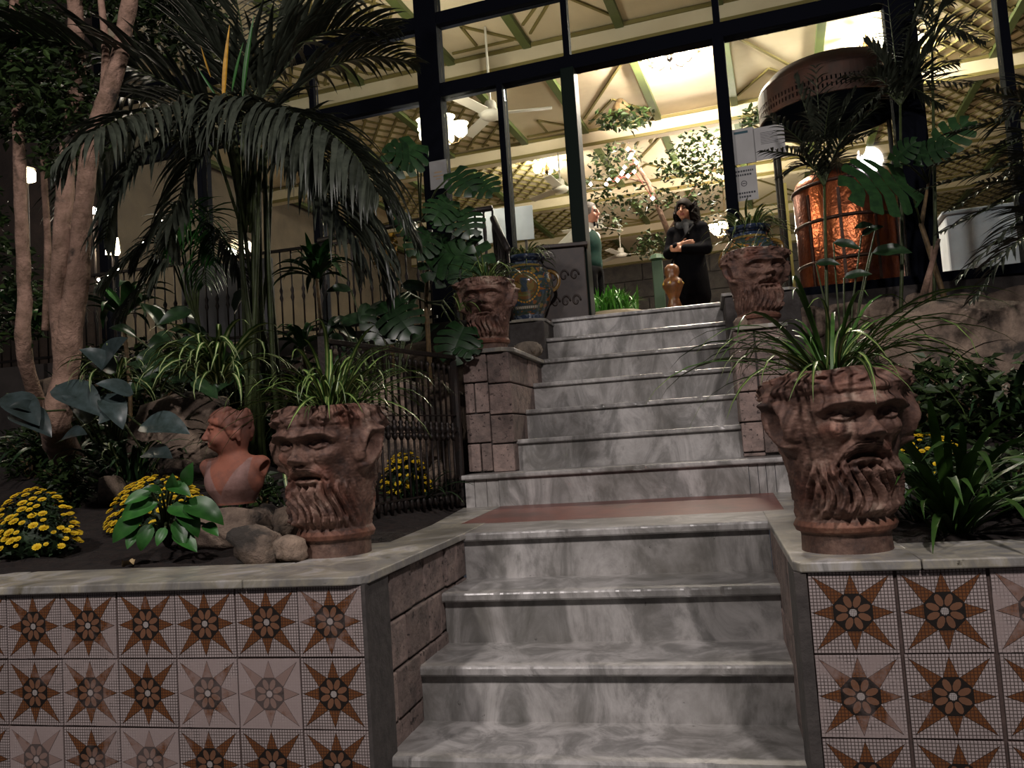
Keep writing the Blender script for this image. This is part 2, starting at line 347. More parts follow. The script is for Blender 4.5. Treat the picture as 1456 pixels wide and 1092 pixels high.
# ---- planting beds
from mathutils import noise as MN
def hL(x, y):
    t = max(0, min(1, (y+.35)/1.9)); u = max(0, min(1, (-1.3-x)/.7)); return -.01+(.34*t*t*(3-2*t)+.05*max(0, min(1, (-1.9-x)/2)))*u*u*(3-2*u)-(.03 if x > -1.3 else 0)
def hR(x, y):
    t = max(0, min(1, (y+.5)/1.9)); u = max(0, min(1, (x-.5)/.6)); return -.01+.36*t*t*(3-2*t)*u*u*(3-2*u)-(.03 if x < .5 else 0)
def bed(name, label, x0, x1, y0, y1, hf, xr=None):
    nx, ny = int((x1-x0)/.03), int((y1-y0)/.03); V = []
    for j in range(ny+1):
        for i in range(nx+1):
            x = x0+(x1-x0)*i/nx; y = y0+(y1-y0)*j/ny
            V.append((x, y, hf(x, y)+.016*MN.noise((x*9, y*9, 0))+.01*MN.noise((x*27, y*27, 3))))
    F = [(j*(nx+1)+i, j*(nx+1)+i+1, (j+1)*(nx+1)+i+1, (j+1)*(nx+1)+i) for j in range(ny) for i in range(nx)]
    o = inst(name, np_mesh(name, V, F, SOIL)); return setp(o, label, kind='structure')
bed('ground_bed_left', 'dark soil of the left garden bed', -5.2, -1.0, -.70, 2.6, hL)
bed('ground_bed_right', 'dark soil of the right garden bed', .25, 4.6, -.76, 2.95, hR)
# terrace floor and rough retaining walls
o = MB().box(-8, 6, 3.05, 17.5, 1.14, FL).build('floor_hall', mat('hall_floor', '#6b5a48', '#57493a', 4, rough=.35)); setp(o, 'stone floor of the hall behind the glass', kind='structure')
o = MB().box(-8, -1.38, 2.58, 3.06, .0, FL).build('floor_terrace', mat('terrace_stone', '#4c4541', '#3a3431', 6, rough=.8)); setp(o, 'stone terrace edge behind the left garden bed', kind='structure')
o = MB().box(.62, 6, 2.95, 3.06, .0, FL-.02).build('wall_base_right', mat('base_stone', '#3b3532', '#292523', 8, rough=.85, bump=.6)); setp(o, 'dark stone base under the glass wall on the right', kind='structure')
def rock_mesh(seed, sub=3, rough=.28, flat=.0):
    bm = bmesh.new(); bmesh.ops.create_icosphere(bm, subdivisions=sub, radius=1)
    for v in bm.verts:
        p = v.co.copy(); q = p/max(abs(p.x), abs(p.y), abs(p.z)); p = p.lerp(q, .45)
        n = MN.fractal(p*1.1+Vector((seed*7.3, seed*3.1, seed)), 1, 2, 4); v.co = p*(1+rough*n)
    me = bpy.data.meshes.new('rock'); bm.to_mesh(me); bm.free(); me.materials.append(ROCK)
    me.polygons.foreach_set('use_smooth', [True]*len(me.polygons)); return me
ROCKS = [rock_mesh(i) for i in range(8)]
def rock(i, loc, size, rot, label, name='rock', dark=False, group=None, cat='rock', parent=None):
    o = bpy.data.objects.new(name, ROCKS[i % 8]); COL.objects.link(o); o.location = loc; o.scale = size; o.rotation_euler = rot
    if dark: o.material_slots[0].link = 'OBJECT'; o.material_slots[0].material = ROCKD
    if parent is not None: o.parent = parent; return o
    return setp(o, label, cat, group)
rw = struct('wall_terrace_left', 'rough dark fieldstone wall under the left terrace')
for r in range(5):
    for c in range(16):
        rock(r*3+c, (-5.2+.245*c+.1*(r % 2)+random.uniform(-.03, .03), 2.58+random.uniform(-.03, .03), .22+.2*r), (.14, .09, .105), (random.uniform(-.2, .2),)*3, None, 'stone', True, parent=rw)
rw = struct('wall_terrace_right', 'rough dark fieldstone wall under the right glass front')
for r in range(5):
    for c in range(14):
        rock(r*5+c, (.75+.26*c+.1*(r % 2), 2.96+random.uniform(-.03, .03), .25+.2*r), (.15, .09, .105), (random.uniform(-.2, .2),)*3, None, 'stone', True, parent=rw)
RK = [(360, 798, 0, (.085, .06, .062), 'square pale rock on the coping beside the bearded pot'), (408, 796, 1, (.05, .05, .042), 'brown rounded rock touching the bearded pot'),
      (402, 760, 2, (.05, .05, .055), 'brown rock leaning on top of other rocks by the pot'), (372, 752, 3, (.06, .05, .055), 'grey rock behind the square pale rock')]
for px, py, i, s, lb in RK:
    p = atZ(px, py, 0.01 if py > 780 else .05); rock(i, (p.x, p.y+.03, p.z+s[2]*.75), s, (.1, .2, i), lb)
def gz(px, py, left=True):   # ground point under a pixel
    h = hL if left else hR
    D = 2.
    while D < 9:
        p = at(px, py, D)
        if p.z <= h(p.x, p.y): return Vector((p.x, p.y, h(p.x, p.y)))
        D += .01
    p = at(px, py, 5); return Vector((p.x, p.y, h(p.x, p.y)))
def grock(i, px, py, s, rot, lb, sink=.75, dark=False, left=True):
    p = gz(px, py, left); rock(i, (p.x, p.y+s[1], hL(p.x, p.y+s[1])+s[2]*sink), s, rot, lb, dark=dark)
p = at(322, 722, 3.4); rock(4, (p.x, p.y, p.z-.085), (.19, .15, .085), (0, 0, .3), 'flat tan rock carrying the terracotta bust')
grock(5, 235, 668, (.31, .17, .24), (0, .05, .1), 'large brown boulder behind the bust')
grock(6, 92, 712, (.08, .06, .06), (0, 0, 1), 'small tan rock beneath the tree trunks')
grock(7, 148, 718, (.09, .06, .07), (0, 0, 2), 'small grey rock between the yellow flower bushes')
grock(1, 548, 678, (.21, .16, .30), (.1, -.1, .7), 'tall pale boulder behind the iron railing', .75)
grock(2, 622, 675, (.17, .15, .32), (.05, 0, 1.4), 'tall brown boulder behind the railing beside the pier', .7)
grock(3, 605, 695, (.13, .09, .10), (0, 0, 2), 'low boulder at the foot of the railing boulders', .7)
p = at(1395, 520, 4.75); rock(0, p, (.62, .2, .38), (0, -.08, .1), 'huge dark brown boulder in the right garden bed', dark=True)
p = at(1255, 575, 5.0); rock(4, (p.x, p.y, hR(p.x, p.y)+.1), (.2, .2, .2), (0, .1, .6), 'dark low boulder behind the right planter', dark=True)
# ================================================================ sculpted things
def lerp(a, b, t): return a+(b-a)*t
def interp(z, pts): return np.interp(z, [p[0] for p in pts], [p[1] for p in pts])
class Relief:
    """radial relief on a pot wall: u = arc length from the front (m), v = height (m)"""
    def __init__(s, prof, nt, nz, Ru):
        s.th = np.linspace(-math.pi, math.pi, nt, endpoint=False); s.z = np.linspace(prof[0][0], prof[-1][0], nz)
        s.R0 = interp(s.z, prof); s.TH, s.V = np.meshgrid(s.th, s.z); s.U = s.TH*Ru; s.D = np.zeros_like(s.U); s.C = np.zeros_like(s.U)
    def blob(s, u, v, su, sv, h, rot=0):
        du, dv = s.U-u, s.V-v; c, n = math.cos(rot), math.sin(rot); a, b = du*c+dv*n, -du*n+dv*c
        s.D += h*np.exp(-(a/su)**2-(b/sv)**2)
    def sym(s, u, v, su, sv, h, rot=0): s.blob(u, v, su, sv, h, rot); s.blob(-u, v, su, sv, h, -rot)
    def dist(s, pts):
        best = np.full_like(s.U, 9.)
        for (a, b), (c, d) in zip(pts, pts[1:]):
            ex, ey = c-a, d-b; t = np.clip(((s.U-a)*ex+(s.V-b)*ey)/(ex*ex+ey*ey+1e-12), 0, 1)
            best = np.minimum(best, np.hypot(s.U-a-t*ex, s.V-b-t*ey))
        return best
    def stroke(s, pts, w_, h, soft=2):
        s.D += h*np.exp(-(s.dist(pts)/w_)**soft)
    def symstroke(s, pts, w_, h, soft=2): s.stroke(pts, w_, h, soft); s.stroke([(-a, b) for a, b in pts], w_, h, soft)
def rnd_grid(shape, cells, seed):
    r = np.random.default_rng(seed); g = r.standard_normal((cells[0]+3, cells[1]+3))
    y = np.linspace(0, cells[0], shape[0]); x = np.linspace(0, cells[1], shape[1]); yi = y.astype(int); xi = x.astype(int)
    fy = (y-yi)[:, None]; fx = (x-xi)[None, :]; fy = fy*fy*(3-2*fy); fx = fx*fx*(3-2*fx)
    q = lambda a, b: g[np.ix_(yi+a, xi+b)]
    return (q(0, 0)*(1-fx)+q(0, 1)*fx)*(1-fy)+(q(1, 0)*(1-fx)+q(1, 1)*fx)*fy
TERRA = None
def m_terra():
    m, N, K, B = newmat('aged_terracotta'); a = N.new('ShaderNodeVertexColor'); a.layer_name = 'Col'; co = _coord(N, K, 'rnd')
    n1 = _noise(N, K, co, 9, 8, .68); n2 = _noise(N, K, co, 38, 6, .7)
    col = _ramp(N, K, n1, [(.32, L('#2a1e1a')), (.46, L('#5d4237')), (.57, L('#785b4e')), (.71, L('#9c897a'))])
    col = _mix(N, K, _ramp(N, K, n2, [(.5, (0, 0, 0, 1)), (.72, (1, 1, 1, 1))]), col, L('#3c2b26'))
    col = _mix(N, K, .75, col, a.outputs[0], 'MULTIPLY')
    K.new(col, B.inputs['Base Color']); B.inputs['Roughness'].default_value = .72; _bump(N, K, B, n2, .5, .006); return m
TERRA = m_terra()
def head_pot(name, label, loc, rotz, seed, scale=1, frown=0., brow=0., beardlen=1., hair='lock', chipped=False):
    H = .455
    prof = [(0, .112), (.04, .110), (.048, .112), (.052, .122), (.066, .128), (.078, .122), (.085, .117), (.12, .121), (.2, .132), (.28, .150), (.35, .168), (.40, .170), (.43, .163), (.447, .152), (.455, .144)]
    nt, nz = 300, 230; r = Relief(prof, nt, nz, .136); U, V = r.U, r.V; aU = np.abs(U)
    bumps = np.random.default_rng(seed)
    face = np.exp(-(aU/.105)**4)*np.clip((V-.2)/.05, 0, 1)*np.clip((.43-V)/.03, 0, 1)
    r.D += .012*face
    # forehead, brows, sockets, eyes
    r.blob(0, .392, .07, .028, .010)
    r.symstroke([(.012, .362+brow*.3), (.035, .370), (.062, .372-brow), (.085, .358-brow)], .0105, .017)
    r.sym(.047, .341, .027, .017, -.026); r.sym(.05, .337, .017, .0115, .021)
    r.symstroke([(.026, .338), (.038, .348), (.052, .350), (.070, .340)], .0042, .006)
    r.symstroke([(.028, .334), (.045, .327), (.066, .334)], .004, .005)
    r.sym(.05, .3385, .006, .006, .004)
    # cheeks, nose
    r.sym(.066, .302, .026, .024, .014); r.sym(.085, .262, .02, .03, -.008)
    r.stroke([(0, .375), (0, .345), (0, .32), (0, .298)], .0125, .020); r.blob(0, .297, .02, .018, .030); r.sym(.020, .290, .011, .010, .018)
    r.sym(.0085, .2815, .005, .004, -.010); r.symstroke([(.026, .298), (.045, .27), (.058, .25)], .006, -.006)
    # moustache, mouth, lip
    dr = frown
    r.symstroke([(.004, .268), (.022, .266), (.044, .254-dr*.4), (.062, .232-dr), (.068, .212-dr)], .0125, .0145)
    for q in range(4): r.symstroke([(.006, .272-q*.006), (.026, .269-q*.006), (.046, .256-q*.005-dr*.4), (.064, .230-dr-q*.003)], .0022, -.005)
    r.stroke([(-.04, .236-dr*.6), (-.02, .241), (0, .242), (.02, .241), (.04, .236-dr*.6)], .0055, -.014)
    r.stroke([(-.03, .231-dr*.3), (-.012, .230), (0, .2285), (.012, .230), (.03, .231-dr*.3)], .0085, .012); r.blob(0, .212, .02, .007, -.006)
    # beard: strands fanning down from the chin
    bm_ = np.clip((.232-V)/.03, 0, 1)*np.clip((V-.088)/.022, 0, 1)*np.exp(-(aU/.135)**8)
    wav = U/(1+.55*(.23-V)) + .006*np.sin(V*46+seed)+.010*np.sin(V*20+seed*2+U*9)
    r.D += bm_*(.013+.0085*np.sin(wav*245+1.2*np.sin(V*38))+.004*np.sin(wav*560+V*60))
    for _ in range(9):
        u0 = bumps.uniform(-.09, .09); r.stroke([(u0*.6, .205), (u0*.9, .16), (u0*1.05+bumps.uniform(-.01, .01), .12), (u0*1.0+bumps.uniform(-.02, .02), .104)], .007, .006)
    # side beard and hair behind the face
    sd = np.exp(-((aU-.135)/.04)**2)*np.clip((.24-V)/.05, 0, 1)*np.clip((V-.08)/.02, 0, 1); r.D += sd*.008*np.sin(V*110+aU*190)
    # ears: tall pointed leaves standing off the sides
    e = lambda pts, w_, h: r.symstroke(pts, w_, h)
    r.sym(.178, .318, .036, .055, .026); e([(.160, .268), (.178, .272), (.200, .31), (.208, .35), (.198, .376)], .012, .017); e([(.150, .292), (.149, .31), (.155, .345), (.175, .374), (.198, .378)], .012, .016)
    r.sym(.179, .328, .015, .032, -.034); r.sym(.163, .268, .018, .018, .003)
    # hair above the brow
    hm = np.clip((V-.392+.03*np.exp(-(aU/.06)**2)*0-.02*np.clip(aU/.12-1, 0, 1)*-1)/.02, 0, 1)*np.clip((.456-V)/.01, 0, 1)
    r.D += hm*(.011+.0055*np.sin(U*150+18*np.sin(U*14+seed)+V*70)+.004*np.sin(U*60-V*150+seed))
    back = np.clip((aU-.26)/.05, 0, 1)*np.clip((V-.1)/.03, 0, 1); r.D += back*.006*np.sin(U*120+10*np.sin(V*30))
    for _ in range(10):
        u0 = bumps.uniform(-.16, .16); v0 = bumps.uniform(.405, .44); a = bumps.uniform(-1, 1)
        r.stroke([(u0+.018*math.cos(t)*(1-t*.12)*(1 if a > 0 else -1), v0+.013*math.sin(t)*(1-t*.12)) for t in np.linspace(0, 4.5, 9)], .0055, .008)
    r.D *= 1.3; r.D += .0007*rnd_grid(U.shape, (90, 170), seed)+.0018*rnd_grid(U.shape, (14, 30), seed+1)
    lowm = np.clip((V-.045)/.004, 0, 1)*1.; r.D *= np.where(V < .084, .25, 1)
    Rr = r.R0[:, None]+r.D
    X, Y, Z = Rr*np.sin(r.TH), -Rr*np.cos(r.TH), r.V+.004*rnd_grid(U.shape, (1, 12), seed+3)*np.clip((V-.43)/.02, 0, 1)
    V3 = np.stack([X, Y, Z], -1).reshape(-1, 3)
    # vertex tint: warm red in some patches (bare clay), darker in the grooves left to the light
    g = rnd_grid(U.shape, (9, 14), seed+5); red = np.clip(g*.9-.35, 0, 1)*.8
    colr = np.stack([lerp(.96, 1.1, red), lerp(.95, .70, red), lerp(.93, .58, red)], -1).reshape(-1, 3)
    foot = (r.V.reshape(-1) < .045); colr[foot] = (.75, .82, .82)
    ring = (np.abs(r.V.reshape(-1)-.064) < .014); colr[ring] = (1.1, .78, .6)
    i, j = np.meshgrid(np.arange(nz-1), np.arange(nt), indexing='ij'); j2 = (j+1) % nt
    F = np.stack([i*nt+j, i*nt+j2, (i+1)*nt+j2, (i+1)*nt+j], -1).reshape(-1, 4)
    # inner lip
    n0 = len(V3); lip = np.stack([.135*np.sin(r.th), -.135*np.cos(r.th), np.full(nt, .448)], -1); inn = np.stack([.132*np.sin(r.th), -.132*np.cos(r.th), np.full(nt, .40)], -1)
    V3 = np.concatenate([V3, lip, inn]); colr = np.concatenate([colr, np.full((2*nt, 3), 1.)])
    jj = np.arange(nt); j2 = (jj+1) % nt; top = (nz-1)*nt
    F = np.concatenate([F, np.stack([top+jj, top+j2, n0+j2, n0+jj], -1), np.stack([n0+jj, n0+j2, n0+nt+j2, n0+nt+jj], -1)])
    t = thing(name, label, 'planter', loc, rotz, 'bearded head planters beside the steps'); t.scale = (scale,)*3
    inst('pot', np_mesh('pot', V3, F, TERRA, True, colr), t)
    MB().lathe([(0, .425), (.08, .43), (.14, .42)], 24).build('soil', SOIL, t, True)
    return t
P = atZ(470, 793, .003); PL = Vector((P.x-.025, P.y+.105, .003))
head_pot('head_planter', 'terracotta bearded head planter with a slight smile on the left coping', PL, R_(-8), 11, 1.0, frown=-.004, brow=.002).scale = (1.06, 1.06, 1.12)
P = atZ(1226, 787, .003); PR = Vector((P.x-.02, P.y+.10, .003))
head_pot('head_planter', 'terracotta bearded head planter with a drooping moustache on the right coping', PR, R_(17), 23, 1.0, frown=.012, brow=.006).scale = (1.03, 1.03, 1.05)
PUL = Vector((-1.235, 1.68, .897)); PUR = Vector((.345, 1.70, .893))
head_pot('head_planter', 'reddish bearded head planter on the left pier with narrow eyes', PUL, R_(4), 37, .98, frown=.004, brow=.004)
head_pot('head_planter', 'weathered bearded head planter on the right pier with orange beard', PUR, R_(22), 41, .98, frown=-.003, brow=.003)
# ---------------------------------------------------------------- painted vases
GLAZE = vcol('painted_glaze', .16, coat=.7)
def vase(name, label, loc, rotz, seed, words=True):
    prof = [(0, .10), (.02, .105), (.06, .118), (.14, .165), (.22, .195), (.29, .20), (.35, .185), (.39, .155), (.41, .128), (.425, .120), (.455, .125), (.47, .150), (.485, .158), (.492, .150)]
    nt, nz = 280, 240; th = np.linspace(-math.pi, math.pi, nt, endpoint=False); z = np.linspace(0, .492, nz); R0 = interp(z, prof)
    k = np.exp(-np.linspace(-2, 2, 9)**2); k /= k.sum(); R0 = np.convolve(np.pad(R0, 4, 'edge'), k, 'valid')
    TH, Z = np.meshgrid(th, z); RR = np.repeat(R0[:, None], nt, 1); u = TH*.19; v = Z-.245
    c = np.zeros(TH.shape+(3,)); c[:] = L('#3a443e')[:3]
    def paint(mask, col): c[mask] = L(col)[:3]
    n = rnd_grid(TH.shape, (40, 56), seed); n2 = rnd_grid(TH.shape, (22, 30), seed+1)
    paint(n > .7, '#33465a'); paint(n2 > .95, '#86522a'); paint(n2 < -1.05, '#80723c'); paint((n < -.9), '#2e3d2a')
    paint((np.abs(np.sin(u*34+6*np.sin(v*22)))*np.abs(np.cos(v*40+3*np.sin(u*20)))) > .93, '#8a562a')
    band = np.abs(np.sin(TH*17)); paint((Z > .425) | (Z < .05), '#2c3a52'); paint(((Z > .425) | (Z < .05)) & (n > .3), '#636c78'); paint((np.abs(Z-.415) < .008), '#86713a')
    for cu in (0,):
        rr = np.hypot((u-cu)/.95, v); paint(rr < .118, '#5f5738'); paint(rr < .108, '#3f4b3b'); paint((rr < .095), '#6f4e2c')
        # figure: two facing lions' blocks and a central shield
        paint((rr < .09) & (n > .2), '#5a5a34'); paint((np.abs(u-cu) < .022) & (np.abs(v-.01) < .05), '#3a4650')
        for s in (-1, 1):
            paint(np.hypot((u-cu-s*.045)/.7, v-.005) < .036, '#7d6a3c'); paint(np.hypot((u-cu-s*.045)/.7, v-.035) < .018, '#7b5530'); paint(np.hypot(u-cu-s*.04, v-.04) < .005, '#1c1a16')
        paint((np.abs(v+.065-.35*(u-cu)**2/.1) < .006) & (np.abs(u-cu) < .07), '#6d6a3c')
        paint((np.abs(rr-.112) < .006) & (np.abs(np.sin(np.arctan2(v, u-cu)*14)) > .55), '#c08a35')
    m = (np.abs(v+.145-.18*u*u) < .012); paint(m & (np.abs(u) < .12), '#56504a'); paint(m & (np.abs(v+.145-.18*u*u) < .008) & (np.abs(np.sin(u*150)) > .45) & (np.abs(u) < .115), '#b9b2a0')
    V3 = np.stack([RR*np.sin(TH), -RR*np.cos(TH), Z], -1).reshape(-1, 3); i, j = np.meshgrid(np.arange(nz-1), np.arange(nt), indexing='ij'); j2 = (j+1) % nt
    F = np.stack([i*nt+j, i*nt+j2, (i+1)*nt+j2, (i+1)*nt+j], -1).reshape(-1, 4)
    t = thing(name, label, 'vase', loc, rotz, 'painted vases by the entrance')
    inst('body', np_mesh('body', V3, F, GLAZE, True, c.reshape(-1, 3)), t)
    MB().lathe([(0, .455), (.1, .46), (.14, .45)], 20).build('soil', SOIL, t, True)
    hm = mat('handle_glaze', '#8d6a2c', '#5b4a2a', 30, rough=.2, coat=.5)
    for s in (-1, 1):
        MB().tube([(s*(.165+.075*math.sin(a)), 0, .30+.075*math.cos(a)) for a in np.linspace(.0, 3.0, 14)], .014, 10).build('handle', hm, t, True)
    return t
VL = Vector((-1.225, 2.86, 1.226)); VR = Vector((.40, 2.74, 1.226))
vase('painted_vase', 'large majolica vase with a round medallion left of the doorway', VL, R_(6), 3).scale = (1.02, 1.02, 1.02)
vase('painted_vase', 'large majolica vase with green and orange scrolls right of the doorway', VR, R_(-32), 8)
# carved bulb pot
m = MB(); n = 48; vs = []
pr_ = [(.045, 0), (.085, .02), (.098, .05), (.092, .08), (.07, .105), (.04, .115), (.03, .11)]
for r_, z_ in pr_:
    for j in range(n):
        a = 2*math.pi*j/n; rr = r_*(1+.10*(abs(math.cos(a*4))-.5)*math.sin(math.pi*min(1, z_/.115))); vs.append((rr*math.cos(a), rr*math.sin(a), z_))
m.add(vs, [(i*n+j, i*n+(j+1) % n, (i+1)*n+(j+1) % n, (i+1)*n+j) for i in range(len(pr_)-1) for j in range(n)]); m.add([v for v in vs[-n:]], [tuple(range(n))])
cp = thing('carved_stone_pot', 'small round carved stone pot on the left pier edge', 'pot', (-1.12, 2.24, .897), .2)
m.build('body', mat('carved_stone', '#8d8172', '#5e554b', 14, rough=.9, bump=.6, bscale=50), cp, True)
for j in range(8):
    a = 2*math.pi*j/8
    MB().tube([(.1*math.cos(a+d)*f, .1*math.sin(a+d)*f, z_) for d, f, z_ in ((-.36, .93, .03), (-.2, .99, .055), (0, .86, .092), (.2, .99, .055), (.36, .93, .03))], .005, 6).build('leaf_carving', bpy.data.materials['carved_stone'], cp, True)
# broken stone fragments on the right pier cap
p = at(1063, 452, 4.75); rock(2, (.235, 1.56, .918), (.035, .03, .03), (0, .2, .4), 'small broken stone on the right pier cap beside the planter', 'stone_fragment', cat='stone')
# ---------------------------------------------------------------- SDF sculptor with surface nets
class Sculpt:
    def __init__(s, lo, hi, vox):
        s.lo = np.array(lo, float); s.vox = vox; s.n = np.ceil((np.array(hi)-s.lo)/vox).astype(int)+1
        s.ax = [s.lo[i]+vox*np.arange(s.n[i]) for i in range(3)]; s.d = np.full(s.n, 9., np.float32)
    def reg(s, lo, hi):
        sl = []
        for i in range(3):
            a = int(max(0, math.floor((lo[i]-s.lo[i])/s.vox))); b = int(min(s.n[i], math.ceil((hi[i]-s.lo[i])/s.vox)+1)); sl.append(slice(a, max(a, b)))
        sl = tuple(sl); return sl, s.ax[0][sl[0]][:, None, None], s.ax[1][sl[1]][None, :, None], s.ax[2][sl[2]][None, None, :]
    def put(s, sl, d, k, sub=False):
        o = s.d[sl]
        if sub:
            h = np.clip(.5-.5*(o+d)/k, 0, 1); s.d[sl] = o+(-d-o)*h+k*h*(1-h)
        else:
            h = np.clip(.5+.5*(d-o)/k, 0, 1); s.d[sl] = d+(o-d)*h-k*h*(1-h)
    def cap(s, a, b, ra, rb, k=.02, sub=False):
        a = np.array(a, float); b = np.array(b, float); m = max(ra, rb)+k*2+s.vox*2
        sl, X, Y, Z = s.reg(np.minimum(a, b)-m, np.maximum(a, b)+m); ba = b-a; q = ba@ba+1e-12
        t = np.clip(((X-a[0])*ba[0]+(Y-a[1])*ba[1]+(Z-a[2])*ba[2])/q, 0, 1)
        s.put(sl, np.sqrt((X-a[0]-t*ba[0])**2+(Y-a[1]-t*ba[1])**2+(Z-a[2]-t*ba[2])**2)-(ra+(rb-ra)*t), k, sub)
    def chain(s, pts, rs, k=.02):
        for (p, q, r1, r2) in zip(pts, pts[1:], rs, rs[1:]): s.cap(p, q, r1, r2, k)
    def ell(s, c, r, k=.02, sub=False, rz=0, rx=0):
        m = max(r)+k*2+s.vox*2; c = np.array(c, float); sl, X, Y, Z = s.reg(c-m, c+m); x, y, z = X-c[0], Y-c[1], Z-c[2]
        if rz: x, y = x*math.cos(rz)+y*math.sin(rz), -x*math.sin(rz)+y*math.cos(rz)
        if rx: y, z = y*math.cos(rx)+z*math.sin(rx), -y*math.sin(rx)+z*math.cos(rx)
        k0 = np.sqrt((x/r[0])**2+(y/r[1])**2+(z/r[2])**2); k1 = np.sqrt((x/r[0]**2)**2+(y/r[1]**2)**2+(z/r[2]**2)**2)+1e-9
        s.put(sl, k0*(k0-1)/k1, k, sub)
    def mesh(s):
        d = s.d; ins = d < 0; n = d.shape; c = [n[0]-1, n[1]-1, n[2]-1]
        cnt = np.zeros(c, np.int16); acc = np.zeros(c+[3], np.float32)
        S_ = lambda A, o: A[o[0]:o[0]+c[0], o[1]:o[1]+c[1], o[2]:o[2]+c[2]]
        for ax in range(3):
            for a in (0, 1):
                for b in (0, 1):
                    o = [0, 0, 0]; oth = [i for i in range(3) if i != ax]; o[oth[0]] = a; o[oth[1]] = b; o2 = list(o); o2[ax] = 1
                    d0, d1 = S_(d, o), S_(d, o2); x = (d0 < 0) != (d1 < 0); idx = np.nonzero(x); t = d0[idx]/(d0[idx]-d1[idx])
                    cnt[idx] += 1; P_ = np.zeros((len(t), 3), np.float32); P_[:, ax] = t; P_[:, oth[0]] = a; P_[:, oth[1]] = b; acc[idx] += P_
        act = np.nonzero(cnt > 0); vid = np.full(c, -1, np.int64); vid[act] = np.arange(len(act[0]))
        V = (np.stack(act, -1)+acc[act]/cnt[act][:, None])*s.vox+s.lo; F = []
        for ax in range(3):
            o = [i for i in range(3) if i != ax]; sl0 = [slice(1, -1)]*3; sl0[ax] = slice(0, -1); sl1 = list(sl0); sl1[ax] = slice(1, None)
            A, B_ = ins[tuple(sl0)], ins[tuple(sl1)]
            for sgn in (0, 1):
                ix = np.nonzero(A & ~B_) if sgn == 0 else np.nonzero(~A & B_); base = [i.copy() for i in ix]
                for q in o: base[q] += 1
                g = lambda da, db: vid[tuple(base[i]-(da if i == o[0] else db if i == o[1] else 0) for i in range(3))]
                qd = np.stack([g(1, 1), g(0, 1), g(0, 0), g(1, 0)], -1)
                flip = (ax == 1) ^ (sgn == 1); F.append(qd[:, ::-1] if flip else qd)
        F = np.concatenate(F); F = F[(F >= 0).all(1)]; return V, F
# ---------------------------------------------------------------- terracotta bust
s = Sculpt((-.19, -.15, -.01), (.19, .15, .40), .0032)
hc = np.array((0, -.012, .272)); HA = R_(-52)
def hp(p):
    p = np.array(p, float); c_, n_ = math.cos(HA), math.sin(HA); return np.array((p[0]*c_-p[1]*n_, p[0]*n_+p[1]*c_, p[2]))
def hell(c, r, k, sub=False): s.ell(hp(np.array(c)+(0, 0, -.018)), r, k, sub, rz=HA)
def hcap(a, b, ra, rb, k, sub=False): s.cap(hp(np.array(a)+(0, 0, -.018)), hp(np.array(b)+(0, 0, -.018)), ra, rb, k, sub)
hell((0, -.005, .295), (.064, .078, .086), .01); hell((0, -.030, .262), (.049, .052, .054), .02); hell((0, -.060, .238), (.018, .016, .015), .012)
s.cap((0, .016, .245), (0, .014, .15), .043, .050, .03)
s.ell((0, .012, .085), (.125, .06, .085), .04); s.cap((-.12, .012, .138), (.12, .012, .138), .036, .036, .035); s.ell((.048, -.032, .085), (.05, .036, .05), .035); s.ell((-.048, -.032, .085), (.05, .036, .05), .035)
s.cap((0, .01, .05), (0, .01, .0), .09, .07, .03)
for q in (-1, 1):
    hell((q*.026, -.076, .295), (.017, .012, .011), .01, True); hell((q*.026, -.066, .293), (.014, .011, .009), .004)
    hcap((q*.010, -.080, .309), (q*.045, -.066, .306), .005, .004, .008); hell((q*.034, -.054, .262), (.024, .022, .022), .015); hell((q*.065, .004, .282), (.008, .015, .023), .006)
    s.cap((q*.14, .012, .125), (q*.18, .012, .125), .026, .022, .01, True)
hcap((0, -.080, .304), (0, -.098, .270), .007, .010, .008); hell((0, -.091, .266), (.014, .009, .007), .006)
hcap((-.015, -.081, .247), (.015, -.081, .247), .006, .006, .005); hcap((-.013, -.079, .237), (.013, -.079, .237), .0065, .0065, .005); hcap((-.018, -.088, .242), (.018, -.088, .242), .002, .002, .003, True)
rr = random.Random(5)
for i in range(46):   # wavy hair locks swept back from the brow
    a = rr.uniform(-2.0, 2.0); pts = []; e0 = rr.uniform(.5, .95)
    for t in np.linspace(0, 1, 5):
        el = e0+t*.7-(t*1.0 if abs(a) > 1 else 0); az = a*(.6+.5*t)+.12*math.sin(t*6+i)
        pts.append(hp(hc+np.array((.068*math.sin(az)*math.cos(el*.75), -.078*math.cos(az)*math.cos(el)+.01*t, .088*math.sin(el*.95)))))
    s.chain(pts, [.006, .010, .011, .010, .006], .006)
for i in range(26):
    a = rr.uniform(-1.7, 1.7); z0 = rr.uniform(-.02, .06); s.chain([hp(hc+np.array((.068*math.sin(a), .072*math.cos(a)+.012, z0+dz))) for a, dz in ((a, .02), (a+.12, 0), (a+.02, -.025))], [.009, .012, .008], .006)
V, F = s.mesh(); z = V[:, 2]; y = V[:, 1]; x = V[:, 0]
c = np.tile(np.array(L('#8a5340')[:3]), (len(V), 1))
edge = (z < .168) & (np.abs(x) > .62*np.maximum(0, z-.03)) & (np.abs(x) < .10) & (y < .06) & (z > .0)
c[edge] = L('#8a6a63')[:3]; fy = -math.sin(HA)*x+math.cos(HA)*y; hairm = (z > .275) & ~((fy < -.045) & (z < .325)); c[hairm] = L('#6d4233')[:3]
p = at(333, 712, 3.42); bt = thing('bust_statue', 'terracotta bust of a young figure with wavy hair among the flowers', 'statue', (p.x, p.y, p.z-.005), R_(-6))
bt.scale = (1.1, 1.1, 1.08)
inst('bust', np_mesh('bust', V, F, vcol('bust_clay', .75, .3, 50, .004, tint='#5d4038', ts=9), True, c), bt)
